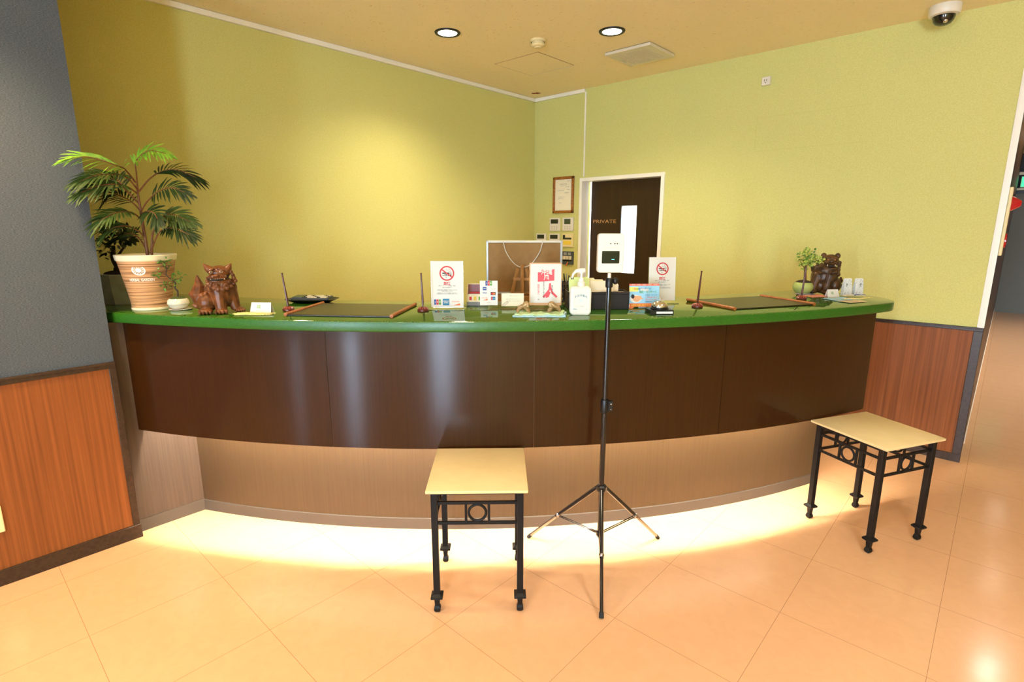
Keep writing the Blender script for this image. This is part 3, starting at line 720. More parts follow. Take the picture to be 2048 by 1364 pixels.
for z, h, r_ in ((0, .085, 0), (.004, .088, 0), (.08, .10, PI / 8), (.155, .105, 0)):
    L.append([((h if k % 2 == 0 else h * .94) * math.cos(PI / 4 * k + PI / 4 + 0 * r_) * 1.15, (h if k % 2 == 0 else h * .94) * math.sin(PI / 4 * k + PI / 4) * .95 - 0, z) for k in range(8)])
vs_ = sum(L, []); fs = [tuple(range(7, -1, -1))]
for k in range(3):
    for i in range(8): j = (i + 1) % 8; fs += [(k * 8 + i, k * 8 + j, k * 8 + 8 + j), (k * 8 + i, k * 8 + 8 + j, k * 8 + 8 + i)]
fs.append(tuple(24 + i for i in range(8)))
mb.add(vs_, fs, m_cement).build('pot', t, ang=8)
MB().ell((0, 0, .155), (.085, .07, .02), m_soil).build('soil', t)
mb = MB(); tree(mb, [(.02, 0, .155), (-.01, 0, .2), (-.03, .0, .24), (-.02, 0, .3)], .03, .006, m_bark); tree(mb, [(-.02, 0, .23), (.03, 0, .29), (.07, 0, .33)], .008, .003, m_bark); mb.ell((.02, 0, .175), (.055, .04, .035), m_bark)
mb.build('trunk', t)
mb = MB(); random.seed(5)
for c, n in (((-.03, 0, .33), 70), ((.05, 0, .35), 60), ((-.02, .0, .40), 60), ((.09, -.01, .36), 30), ((-.06, 0, .27), 30)): leaves(mb, c, (.05, .05, .04), n, .028, .0085, m_dleaf)
mb.build('foliage', t)
# small bonsai with saucer
t = thing('small_bonsai', 'tiny bonsai in a round cream pot on a saucer beside the palm', 'plant', (-2.951, .826, ZT), YAW + rad(28))
MB().lathe([(0, 0), (.04, 0), (.05, .004), (.05, .007), (.035, .006), (0, .006)], m_creamcer, T(.006, 0, 0)).build('saucer', t)
MB().lathe([(0, .007), (.028, .007), (.040, .016), (.048, .032), (.045, .048), (.038, .056), (.035, .053), (0, .05)], m_creamcer, n=40).build('pot', t)
MB().ell((0, 0, .052), (.036, .036, .014), m_moss).build('moss', t)
mb = MB(); tree(mb, [(0, 0, .06), (.003, 0, .09), (-.006, 0, .105), (-.002, 0, .13), (-.02, 0, .15), (-.035, 0, .175), (-.03, 0, .2), (-.04, 0, .235)], .004, .0018, m_bark)
for q in ([(-.003, 0, .107), (-.025, 0, .118), (-.04, -.01, .115)], [(-.012, 0, .14), (.012, 0, .15), (.03, 0, .155)], [(-.03, 0, .165), (-.05, 0, .18), (-.07, 0, .18)], [(-.032, 0, .195), (-.018, 0, .215)]): tree(mb, q, .0018, .0008, m_bark)
mb.build('trunk', t)
mb = MB(); random.seed(8)
for c, rr, n in (((-.03, 0, .225), (.028, .025, .022), 46), ((-.072, 0, .183), (.020, .018, .018), 22), ((.012, 0, .162), (.03, .02, .022), 34), ((-.04, 0, .12), (.022, .02, .016), 28), ((-.052, 0, .245), (.014, .014, .012), 14), ((.005, 0, .125), (.02, .015, .01), 6)): leaves(mb, c, rr, n, .014, .0042, m_bleaf)
mb.build('foliage', t)
# variegated tree in the celadon pot
t = thing('small_bonsai', 'yellow-green leafy miniature tree in a round celadon pot', 'plant', (-.888, 3.582, ZT), YAW - rad(28))
MB().lathe([(0, 0), (.03, 0), (.042, .01), (.056, .032), (.057, .048), (.050, .066), (.046, .07), (.044, .066), (0, .062)], m_cel, n=40).build('pot', t)
MB().ell((0, 0, .066), (.045, .045, .018), m_soil).build('soil', t)
mb = MB(); tree(mb, [(.008, 0, .07), (.005, 0, .11), (.001, 0, .15), (0, 0, .19), (0, 0, .22)], .009, .003, m_stem)
tree(mb, [(0, 0, .16), (.03, 0, .19), (.06, 0, .2)], .003, .001, m_stem); tree(mb, [(0, 0, .15), (-.02, 0, .18), (-.03, 0, .2)], .003, .001, m_stem); mb.build('trunk', t)
mb = MB(); random.seed(21)
for c, rr, n in (((-.015, 0, .215), (.04, .035, .04), 120), ((.02, 0, .205), (.03, .03, .035), 80), ((.062, 0, .205), (.035, .03, .022), 70), ((0, 0, .255), (.02, .02, .018), 24), ((.0, 0, .165), (.03, .02, .016), 26)): leaves(mb, c, rr, n, .015, .005, m_yleaf)
leaves(mb, (.01, 0, .23), (.05, .04, .045), 30, .016, .0055, m_bleaf)
mb.build('foliage', t)

# ------------------------------------------------------------------ guardian lion figurines
def remesh(o, vox=.0019, it=6):
    r = o.modifiers.new('Remesh', 'REMESH'); r.mode = 'VOXEL'; r.voxel_size = vox; r.use_smooth_shade = True
    s_ = o.modifiers.new('Smooth', 'SMOOTH'); s_.iterations = it; s_.factor = .5
def curls(mb, cs, r, m):
    for c in cs: mb.ell(c, r * random.uniform(.8, 1.25), m, n=8)
random.seed(4)
t = thing('guardian_lion_figurine', 'glossy chestnut ceramic guardian lion with raised tail, left of the counter', 'figurine', (-2.70, .925, ZT + .0015), YAW + rad(25))
mb = MB(); m = m_clay
mb.ell((.017, 0, .098), (.052, .046, .062), m); mb.ell((.018, -.006, .135), (.053, .044, .036), m); mb.ell((.03, 0, .07), (.045, .04, .045), m)
mb.ell((.014, -.004, .186), (.046, .042, .034), m); mb.ell((.006, -.034, .166), (.043, .022, .019), m); mb.ell((.006, -.030, .150), (.038, .022, .011), m)
mb.ell((.004, -.058, .177), (.013, .009, .008), m); mb.ell((-.010, -.050, .172), (.012, .009, .009), m); mb.ell((.018, -.050, .172), (.012, .009, .009), m)
mb.ell((-.018, -.040, .203), (.019, .010, .0065), m, R=RY(rad(-20))); mb.ell((.025, -.040, .203), (.019, .010, .0065), m, R=RY(rad(20)))
for sx, tip in ((-1, (-.048, -.008, .229)), (1, (.066, -.008, .228))):
    b = Vector((-.022 if sx < 0 else .046, -.006, .200)); mb.tube([b, b.lerp(Vector(tip), .45) + Vector((0, 0, -.003)), tip], [.019, .015, .003], m, n=10)
mb.tube([(.006, -.016, .11), (.006, -.030, .06), (.008, -.034, .012)], [.038, .029, .024], m, n=12); mb.ell((.008, -.046, .012), (.029, .024, .014), m)
mb.tube([(.046, .0, .12), (.058, -.003, .06), (.068, -.006, .014)], [.034, .027, .021], m, n=12); mb.ell((.082, -.012, .012), (.026, .022, .013), m); mb.ell((.044, 0, .118), (.038, .034, .03), m); mb.ell((.006, -.014, .112), (.042, .036, .03), m)
mb.ell((-.048, .006, .052), (.044, .046, .048), m); mb.ell((-.02, .03, .075), (.05, .045, .06), m); mb.ell((-.058, -.030, .013), (.032, .026, .015), m)
mb.tube([(-.078, .02, .04), (-.088, .02, .09), (-.076, .02, .13), (-.080, .02, .178)], [.026, .034, .022, .003], m, n=10)
mb.tube([(-.08, .02, .07), (-.105, .02, .085), (-.120, .02, .096)], [.026, .019, .008], m, n=10); mb.tube([(-.08, .02, .03), (-.1, .01, .034), (-.112, .01, .042)], [.016, .01, .003], m, n=8); mb.tube([(-.07, .02, .10), (-.05, .02, .115), (-.04, .02, .13)], [.02, .014, .006], m, n=8)
for k in range(4):
    mb.ell((-.014 + k * .0145, -.066, .009), (.0062, .012, .010), m, n=8); mb.ell((-.080 + k * .0145, -.052, .009), (.0062, .011, .010), m, n=8); mb.ell((.070 + k * .011, -.032, .009), (.005, .010, .009), m, n=8)
curls(mb, [(.062, -.012, .188), (.069, -.014, .175), (.072, -.014, .160), (.078, -.012, .147), (.070, -.022, .134), (.058, -.034, .124), (.042, -.043, .118), (.024, -.048, .113), (.006, -.048, .113), (-.012, -.044, .117), (-.026, -.036, .126), (-.036, -.022, .136), (-.038, -.012, .150), (-.034, -.012, .165), (-.05, -.02, .094), (-.066, -.02, .085), (.0, -.046, .128), (.034, -.046, .132), (.05, -.03, .144), (-.022, -.034, .142)], .0112, m)
body = mb.build('body', t); remesh(body)
for x in (-.018, .024):
    e = MB().ell((x, -.0435, .193), (.0078, .005, .006), m_eye).build('eye', t); MB().ell((x, -.048, .193), (.0035, .002, .0035), m_mouth).build('pupil', e)
mb = MB(); mb.tube(cr([(-.034, -.040, .163), (-.014, -.0535, .158), (.006, -.0565, .157), (.028, -.051, .159), (.050, -.034, .170)], 5), [.003 + .002 * math.sin(PI * i / 20) for i in range(21)], m_mouth, n=8); mb.build('mouth', t)
mb = MB()
for k in range(7): mb.ell((-.020 + k * .009, -.0575 + abs(k - 3) * .0018, .1605), (.003, .002, .003), m_eye, n=8)
mb.build('teeth', t)
# right lion
t = thing('guardian_lion_figurine', 'dark brown open-mouthed ceramic guardian lion at the right end of the counter', 'figurine', (-.80, 3.70, ZT + .0015), YAW - rad(27))
mb = MB(); m = m_clay2
mb.ell((-.006, 0, .100), (.074, .06, .075), m); mb.ell((-.008, -.006, .135), (.070, .056, .050), m); mb.ell((-.02, -.01, .05), (.052, .04, .05), m)
mb.ell((.015, -.012, .195), (.046, .044, .04), m); mb.ell((.018, -.045, .188), (.036, .022, .016), m); mb.ell((.02, -.04, .151), (.034, .022, .010), m)
mb.ell((.018, -.066, .194), (.013, .008, .008), m); mb.ell((.0, -.044, .212), (.017, .012, .008), m); mb.ell((.036, -.044, .212), (.017, .012, .008), m)
mb.ell((.05, -.01, .225), (.016, .012, .018), m); mb.ell((-.022, -.01, .225), (.016, .012, .018), m)
mb.tube([(-.04, -.02, .11), (-.055, -.034, .06), (-.062, -.036, .014)], [.036, .026, .024], m, n=12); mb.ell((-.063, -.046, .012), (.028, .024, .014), m)
mb.tube([(.02, -.03, .11), (.012, -.042, .06), (.006, -.045, .014)], [.036, .026, .023], m, n=12); mb.ell((.006, -.055, .012), (.028, .024, .014), m)
mb.ell((.052, .01, .05), (.038, .05, .05), m); mb.tube([(.07, .02, .06), (.086, .02, .08), (.082, .02, .1)], [.018, .012, .004], m, n=8); mb.tube([(.07, .02, .04), (.092, .02, .045), (.095, .02, .055)], [.016, .01, .004], m, n=8)
curls(mb, [(-.052 + .006 * math.sin(k), -.02 - .002 * k, .19 - k * .012) for k in range(7)] + [(.064, -.01, .185 - k * .014) for k in range(6)] + [(-.03 + k * .016, -.052, .128 + .003 * (k % 2)) for k in range(6)] + [(-.07, -.01, .14), (-.075, -.01, .155), (-.06, -.02, .11)], .0115, m)
body = mb.build('body', t); remesh(body)
MB().ell((.02, -.052, .168), (.026, .012, .0085), m_mouth).build('mouth', t)
for x in (.0, .04): MB().tube([(x, -.062, .176), (x, -.064, .164)], [.003, .0008], m_eye, n=6).build('fang', t)
for x in (.001, .036): MB().ell((x, -.052, .204), (.006, .004, .0045), m_gold, n=10).build('eye', t)

# ------------------------------------------------------------------ pens, pads
def penstand(loc, tilt, label):
    t = thing('pen_stand', label, 'pen stand', (*loc, ZT), YAW, 'lacquered pen stands')
    b = MB().lathe([(0, 0), (.024, 0), (.0275, .004), (.0275, .010), (.022, .017), (.012, .0225), (.006, .024), (0, .024)], m_penb, n=28).build('base', t, bevel=0)
    mb = MB()
    for k in range(12):
        a = 2 * PI * k / 12; mb.tube([(.0245 * math.cos(a), .0245 * math.sin(a), .0145), (.015 * math.cos(a), .015 * math.sin(a), .0215)], .0015, m_penhole, n=6)
    mb.build('pierced_pattern', b)
    M = T(0, 0, .02) @ RY(tilt)
    MB().tube([(0, 0, 0), (0, 0, .03), (0, 0, .10), (0, 0, .155), (0, 0, .163)], [.004, .0055, .0045, .0035, .0048], m_pen, M, n=10).build('pen', t)
penstand((-2.515, 1.166), rad(-6), 'dark pen in a round red base left of the first writing pad')
penstand((-2.026, 1.592), rad(-1.5), 'dark pen in a round red base between a writing pad and the no smoking notice')
penstand((-1.115, 2.600), rad(3.5), 'dark pen in a round red base left of the right-hand writing pad')
penstand((-.815, 3.280), rad(3), 'dark pen in a round red base in front of the celadon pot')
def pad(loc, rz, w_, d_, label):
    t = thing('writing_pad', label, 'writing pad', (*loc, ZT), rz, 'dark writing pads with wooden rods')
    MB().bb(-w_ / 2 + .006, w_ / 2 - .006, -d_ / 2, d_ / 2, .001, .008, m_matpad).build('pad_surface', t, bevel=.002)
    for s_ in (-1, 1):
        r = MB().tube([(s_ * (w_ / 2 - .006), -d_ / 2 - .006, .0082), (s_ * (w_ / 2 - .006), d_ / 2 + .006, .0082)], .0082, m_rod, n=14).build('wooden_rod', t)
pad((-2.291, 1.385), rad(36.5), .505, .375, 'dark writing pad with wooden rods on the left half of the counter')
pad((-.979, 2.937), rad(61.5), .515, .355, 'dark writing pad with wooden rods on the right half of the counter')

# ------------------------------------------------------------------ tray, calculator, small papers
t = thing('black_tray', 'wide black boat-shaped tray left of the writing pad', 'tray', (-2.73, 1.40, ZT), rad(40))
n = 40
def sup(a, A, B, p=.6): return (A * math.copysign(abs(math.cos(a)) ** p, math.cos(a)), B * math.copysign(abs(math.sin(a)) ** p, math.sin(a)))
L = [(.075, .04, 0), (.1, .055, .002), (.135, .08, .018), (.137, .082, .019), (.128, .075, .0165), (.09, .05, .005)]
vs_ = []; fs = []
for A, B, z in L: vs_ += [(*sup(2 * PI * i / n, A, B), z) for i in range(n)]
for k in range(len(L) - 1):
    for i in range(n): j = (i + 1) % n; fs.append((k * n + i, k * n + j, (k + 1) * n + j, (k + 1) * n + i))
fs += [tuple(range(n - 1, -1, -1)), tuple(5 * n + i for i in range(n))]
MB().add(vs_, fs, m_blackp).build('tray_dish', t)
c = thing('calculator', 'grey desk calculator lying in the black tray', 'calculator', (-2.72, 1.395, ZT + .022), rad(40))
c.rotation_euler = (rad(3), 0, rad(40))
MB().bb(-.10, .10, -.042, .042, -.004, .008, m_calcb).build('calculator_body', c, bevel=.003)
MB().bb(-.092, -.04, -.034, .034, .008, .0085 + .004, m_lcd).build('display', c)
for i in range(7):
    for j in range(4): MB().bb(-.03 + i * .0175, -.017 + i * .0175, -.034 + j * .018, -.021 + j * .018, .008, .0115, m_whitep if (i + j) % 4 else m_blackp).build('key', c)
def braid(mb, pts, r, m, seed=1):
    random.seed(seed); cc = cr(pts, 9)
    for i in range(len(cc) - 1):
        a = cc[i]; dd = (cc[i + 1] - a)
        for s_ in (-1, 1):
            if (i + (s_ > 0)) % 2: continue
            off = Vector((0, 0, 1)).cross(dd).normalized() * r * .5 * s_
            ang = math.atan2(dd.y, dd.x) + s_ * .5
            mb.ell(a + off, (r * 1.5, r * .75, r * .7), m, n=8, R=RZ(ang).to_3x3())
    return mb
def fr(mb, base, n, L, m, seed=1):
    random.seed(seed)
    for k in range(n):
        b = Vector(base); a = random.uniform(0, 2 * PI); l = L * random.uniform(.5, 1)
        mb.tube([b, b + Vector((math.cos(a) * l * .5, math.sin(a) * l * .5, .006)), b + Vector((math.cos(a) * l, math.sin(a) * l, .002 + random.uniform(0, .004)))], .0012, m, n=5)
mb = MB(); braid(mb, [(-.085, .0, .005), (-.05, -.008, .006), (-.01, -.002, .005), (.03, -.012, .006), (.08, -.004, .005)], .0065, m_straw)
braid(mb, [(-.08, .012, .007), (-.04, .006, .009), (0, .012, .006), (.05, .006, .007)], .006, m_straw, 2)
fr(mb, (.07, .0, .004), 9, .03, m_straw); fr(mb, (-.08, .0, .004), 7, .02, m_straw, 5)
tag(mb.build('straw_braid', loc=(-2.505, 1.00, ZT), rz=YAW), 'pale braided straw charm lying before the left folded card', 'braid')
def tent(loc, rz, w_, h_, label, lean=.35):
    t = thing('tent_card', label, 'card', (*loc, ZT), rz, 'small folded tent cards')
    d_ = h_ * lean
    mb = MB(); th = .0008
    mb.add([(-w_ / 2, -d_, 0), (w_ / 2, -d_, 0), (w_ / 2 * .92, 0, h_), (-w_ / 2 * .92, 0, h_), (-w_ / 2, -d_ + th, 0), (w_ / 2, -d_ + th, 0), (w_ / 2 * .92, th, h_), (-w_ / 2 * .92, th, h_)], [(0, 1, 2, 3), (5, 4, 7, 6), (0, 4, 5, 1), (0, 3, 7, 4), (1, 5, 6, 2), (3, 2, 6, 7)], m_paper)
    mb.add([(-w_ / 2, d_, 0), (w_ / 2, d_, 0), (w_ / 2 * .92, th, h_), (-w_ / 2 * .92, th, h_), (-w_ / 2, d_ - th, 0), (w_ / 2, d_ - th, 0), (w_ / 2 * .92, 0, h_), (-w_ / 2 * .92, 0, h_)], [(1, 0, 3, 2), (4, 5, 6, 7), (0, 1, 5, 4), (0, 4, 7, 3), (1, 2, 6, 5), (3, 7, 6, 2)], m_paper)
    A = math.atan2(d_, h_); M = T(0, -d_ / 2 - .0012, h_ / 2) @ RX(-A) @ FR
    mb.text('琉', h_ * .38, m_greenink, M @ T(-w_ * .1, h_ * .12, 0)) if w_ > .08 else mb.text('琉', h_ * .45, m_greenink, M @ T(-w_ * .08, 0, 0))
    if w_ > .08: mb.text('ご自由にお持ちください', .006, m_greyp, M @ T(.0, -h_ * .2, 0), width=w_ * .5)
    mb.build('folded_card', t, smooth=False)
    return t
tent((-2.533, 1.048), rad(40), .10, .052, 'small white folded card behind the straw braid, left of the pens')
tent((-.722, 3.548), rad(48), .072, .042, 'small white folded card in front of the dark lion')
# folded cloth + two little figures
mb = MB(); nx, ny = 40, 14; W_, D_ = .235, .072
def cl(i, j, lvl):
    u = i / nx - .5; v = j / ny - .5; z = .003 + .0022 * math.sin(u * 17 + v * 3) + .0016 * math.sin(u * 41 + 1) + (.010 * max(0, u - .36) * 7 if True else 0) * (v + .5)
    return (u * W_ + .006 * math.sin(v * 5), v * D_ + .003 * math.sin(u * 9), (z if lvl else z * .2) + .0006 + (.004 if lvl else 0))
for (y0_, s_, m_, dz) in ((0, 1, m_towelb, 0), (.008, .93, m_towel, .0055)):
    vs_ = []; fs = []
    for lvl in (0, 1):
        for j in range(ny + 1):
            for i in range(nx + 1):
                x, y, z = cl(i, j, lvl); vs_.append((x * s_, y * (1 if s_ == 1 else .86) + y0_, z + dz))
    q = (nx + 1) * (ny + 1)
    for j in range(ny):
        for i in range(nx):
            a = j * (nx + 1) + i; fs.append((q + a, q + a + 1, q + a + nx + 2, q + a + nx + 1)); fs.append((a + nx + 1, a + nx + 2, a + 1, a))
    for i in range(nx): a = i; b = ny * (nx + 1) + i; fs += [(a, a + 1, q + a + 1, q + a), (b + 1, b, q + b, q + b + 1)]
    for j in range(ny): a = j * (nx + 1); b = a + nx; c_ = a + nx + 1; d_ = b + nx + 1; fs += [(c_, a, q + a, q + c_), (b, d_, q + d_, q + b)]
    mb.add(vs_, fs, m_)
tag(mb.build('folded_cloth', loc=(-1.527, 1.860, ZT), rz=YAW), 'pale blue-green folded cloth under the two tiny lions', 'cloth')
def mini(loc, flip, label):
    t = thing('miniature_lion', label, 'figurine', (*loc, ZT + .011), YAW, 'tiny sand coloured lions')
    F = Matrix.Diagonal((flip, 1, 1, 1)); mb = MB(); m = m_fig
    arch = cr([(-.028, 0, .002), (-.022, 0, .018), (-.006, 0, .031), (.008, 0, .028), (.020, 0, .012), (.026, 0, .001)], 6)
    mb.tube(arch, [.0055 + .0045 * math.sin(PI * i / (len(arch) - 1)) for i in range(len(arch))], m, F, n=10)
    mb.tube([(.012, 0, .025), (.024, 0, .012), (.027, 0, .001)], [.009, .006, .006], m, F, n=10)
    mb.ell((.012, -.004, .038), (.0165, .013, .0165), m, F); mb.ell((-.02, 0, .025), (.008, .006, .010), m, F)
    b = mb.build('body', t); remesh(b, .0013, 2)
    mb = MB(); random.seed(9)
    for k in range(9):
        a = random.uniform(0, 2 * PI); r = .0035 + .008 * (k / 9); mb.ell((.012 + r * math.cos(a), -.0155 + r * .25, .038 + r * math.sin(a)), .0028, m_fig2, F, n=8)
    mb.build('mane_curls', t); return t
mini((-1.598, 1.800 + .03), 1, 'left of the two tiny sand-coloured lions on the folded cloth')
mini((-1.500, 1.900 + .03), -1, 'right of the two tiny sand-coloured lions on the folded cloth')

# ------------------------------------------------------------------ notices
def jcb(mb, M, w_, h_):
    for k, m_ in enumerate((m_blueink, m_red, m_greenink)):
        x = (k - 1) * w_ * .34; mb.prism([(x + a, b) for a, b in rrect(w_ * .155, h_ / 2, w_ * .05, 3)], 0, .0002, m_, M); mb.text('JCB'[k], h_ * .42, m_paper, M @ T(x, 0, .0004), kw='b')
def amex(mb, M, w_, h_):
    mb.prism(rrect(w_ / 2, h_ / 2, .001, 2), 0, .0002, m_teal, M); mb.text('AMERICAN\nEXPRESS', h_ * .26, m_paper, M @ T(0, 0, .0004), kw='bv', width=w_ * .86)
def nosmoking(mb, M, R):
    n = 40; o_ = [(R * math.cos(2 * PI * i / n), R * math.sin(2 * PI * i / n), .0005) for i in range(n)]; q = [(R * .82 * math.cos(2 * PI * i / n), R * .82 * math.sin(2 * PI * i / n), .0005) for i in range(n)]
    B = [(-.62, .13, .18, .0), (.26, .13, .42, 0), (.5, .56, .13, 0), (.62, .66, .13, 0)]
    def bar(x0, x1, y0_, y1_, z, m_=m_ink): mb.poly([(x0 * R, y0_ * R, z), (x1 * R, y0_ * R, z), (x1 * R, y1_ * R, z), (x0 * R, y1_ * R, z)], m_, M)
    bar(-.62, .36, -.06, .10, .0003); bar(.44, .50, -.06, .10, .0003); bar(.56, .61, -.06, .10, .0003)
    bar(-.60, -.42, -.30, -.22, .0003); bar(-.32, .0, -.36, -.14, .0003); bar(.1, .62, -.34, -.16, .0003); bar(-.16, -.02, -.62, -.54, .0003); bar(-.22, -.1, -.29, -.21, .0004, m_paper)
    for pp in ([(-.08, .62), (-.02, .42), (.18, .36), (.34, .22), (.6, .16)], [(.2, .66), (.34, .54), (.42, .38), (.56, .30), (.6, .2)]):
        mb.tube([(x * R, y * R, .0004) for x, y in pp], .00055, m_ink, M, n=4)
    mb.add(o_ + q, [(i, (i + 1) % n, n + (i + 1) % n, n + i) for i in range(n)], m_red, M)
    a = rad(-37); c_, s_ = math.cos(a), math.sin(a); hw = .085
    mb.poly([(( x * c_ - y * s_) * R, (x * s_ + y * c_) * R, .0007) for x, y in ((-.9, -hw), (.9, -hw), (.9, hw), (-.9, hw))], m_red, M)
def notice(loc, rz, label, W_=.160, H=.232, z0=.012, cards=True, group='no smoking notices in clear stands'):
    t = thing('notice_stand', label, 'notice', (*loc, ZT), rz, group)
    M0 = T(0, 0, z0) @ RX(rad(-4))
    MB().bb(-W_ / 2 - .002, W_ / 2 + .002, .001, .004, -.004, H, m_acr, M0).bb(-W_ / 2 - .008, W_ / 2 + .008, -.04, .055, -z0 + .0005, -z0 + .0035, m_acr, T(0, 0, z0)).build('acrylic_stand', t)
    mb = MB(); mb.bb(-W_ / 2, W_ / 2, -.0004, .0006, .0, H, m_paper, M0)
    M = M0 @ T(0, -.0006, 0) @ FR
    nosmoking(mb, M @ T(0, H * .735, 0), W_ * .228)
    mb.text('禁煙', .0175, m_red, M @ T(0, H * .508, .0003), kw='b')
    for z, s_, wd in ((.462, '煙のないクリーンな空間をご提供', .52), (.425, '当館は全館禁煙です', .3), (.37, 'お煙草は館外の喫煙所をご利用くださいませ', .62), (.345, 'ご協力をお願いいたします', .34), (.305, '下記のカードがご利用になれます', .6), (.285, 'ご不明な点はフロントまでお申し付けください', .68)):
        mb.text(s_, .0062, m_ink, M @ T(0, H * z, .0003), width=W_ * wd)
    if cards:
        jcb(mb, M @ T(-.048, .024, .0003), .034, .026); amex(mb, M @ T(-.006, .024, .0003), .032, .032)
        mb.text('DISCOVER', .007, m_orange, M @ T(.04, .026, .0003), kw='b', width=.036); mb.poly([(.03, .008, .0003), (.062, .008, .0003), (.062, .018, .0003)], m_orange, M)
    mb.build('printed_sheet', t, smooth=False); return t
notice((-1.993, 1.716), YAW, 'white no smoking notice with card logos beside the left pad', .158, .222)
notice((-1.330, 2.640), rad(48), 'white no smoking notice behind the bell and massage sign', .146, .228, cards=False)
# card brand sign
t = thing('card_sign', 'small white sign of payment card logos in a clear stand', 'sign', (-1.835, 1.845, ZT), YAW)
MB().bb(-.044, .044, .001, .003, .001, .143, m_acr).bb(-.046, .046, -.02, .03, .0005, .003, m_acr).build('acrylic_stand', t)
mb = MB(); mb.bb(-.043, .043, -.0003, .0006, .022, .141, m_paper); M = T(0, -.0005, .022) @ FR
jcb(mb, M @ T(0, .107, .0003), .032, .023)
mb.prism(rrect(.009, .008, .001, 2), 0, .0002, m_blueink, M @ T(-.02, .081, .0003)); mb.text('AMEX', .006, m_paper, M @ T(-.02, .081, .0008), kw='b')
mb.text('Diners Club', .008, m_greyp, M @ T(.022, .080, .0003), width=.02); mb.text('VISA', .011, m_blueink, M @ T(-.02, .060, .0003), kw='b')
mb.prism(rrect(.012, .0075, .001, 2), 0, .0002, m_ink, M @ T(.021, .057, .0002))
for dx, m_ in ((-.004, m_red), (.004, m_orange)): mb.poly([(dx + .0058 * math.cos(i * PI / 8), .0058 * math.sin(i * PI / 8), .0006) for i in range(16)], m_, M @ T(.021, .057, 0))
mb.text('DISCOVER', .006, m_orange, M @ T(-.02, .036, .0003), kw='b', width=.028); mb.poly([(-.03, .024, .0003), (-.006, .024, .0003), (-.006, .032, .0003)], m_orange, M)
mb.prism(rrect(.011, .008, .001, 2), 0, .0002, m_teal, M @ T(.021, .034, .0002)); mb.prism([(-.011, -.008), (-.004, -.008), (-.001, .008), (-.009, .008)], .0002, .0004, m_red, M @ T(.021, .034, .0002)); mb.text('UnionPay', .005, m_paper, M @ T(.022, .034, .0008))
mb.text('PayPay', .007, m_greyp, M @ T(0, .013, .0003)); mb.build('printed_sheet', t, smooth=False)
# box of sample bottles (cream, open lid)
t = thing('seal_box', 'small cream open box with red, yellow and green marks', 'box', (-1.985, 1.915, ZT), YAW)
mb = MB(); w_ = .055
mb.bb(-w_, w_, -.03, .04, .002, .022, m_greyp)
mb.add([(-w_, -.034, .022), (w_, -.034, .022), (w_, -.02, .060), (-w_, -.02, .060), (-w_, .044, .022), (w_, .044, .022), (w_, .044, .055), (-w_, .044, .055)], [(0, 1, 2, 3), (1, 5, 6, 2), (5, 4, 7, 6), (4, 0, 3, 7), (3, 2, 6, 7), (0, 4, 5, 1)], m_cream)
M = T(0, -.0275, .041) @ RX(-math.atan2(.014, .038)) @ FR
for x, m_ in ((-.035, m_red), (-.012, m_yellow), (.012, m_greenink)): mb.prism(rrect(.006, .009, .001, 2), 0, .0006, m_, M @ T(x, -.002, .0003))
mb.build('box_body', t, bevel=.001)
mb = MB(); mb.bb(-w_, w_, .040, .044, .055, .108, m_cream); mb.bb(-w_ + .004, w_ - .004, .038, .041, .056, .104, m_mauve); mb.bb(-w_ + .004, w_ - .004, -.012, .04, .058, .0605, m_mauve); mb.bb(-w_ + .012, w_, .01, .036, .0605, .066, m_red)
for s_ in (-1, 1): mb.add([(s_ * w_, -.018, .06), (s_ * w_, .044, .06), (s_ * w_, .044, .106), (s_ * (w_ - .003), -.018, .06), (s_ * (w_ - .003), .044, .06), (s_ * (w_ - .003), .044, .106)], [(0, 1, 2), (5, 4, 3), (0, 3, 4, 1), (1, 4, 5, 2), (2, 5, 3, 0)], m_cream)
mb.build('lid', t)
# small horizontal note
t = thing('note_card', 'small cream note card in clear stand before the easel', 'note', (-1.765, 1.940, ZT), YAW)
MB().bb(-.056, .056, .001, .003, .0, .078, m_acr, RX(rad(-6))).bb(-.056, .056, -.04, .02, .0005, .003, m_acr).build('acrylic_stand', t)
mb = MB(); M0 = RX(rad(-6)); mb.bb(-.055, .055, -.0005, .0006, .014, .077, m_cream, M0); M = M0 @ T(0, -.0007, .014) @ FR
for z, s_, wd in ((.050, 'ご案内いたします', .05), (.034, 'お部屋の鍵はお出かけの際フロントへ', .078), (.025, 'お預けくださいませ', .06)): mb.text(s_, .0055, m_greyp, M @ T(.004, z, .0003), width=wd)
mb.prism(rrect(.016, .0055, .001, 2), 0, .0002, m_ink, M @ T(-.036, .012, .0002) @ RZ(rad(38))); mb.prism(rrect(.0148, .0043, .001, 2), 0, .0004, m_cream, M @ T(-.036, .012, .0002) @ RZ(rad(38))); mb.text('ATTENTION', .005, m_ink, M @ T(-.036, .012, .0008) @ RZ(rad(38)), width=.026)
mb.build('printed_sheet', t, smooth=False)
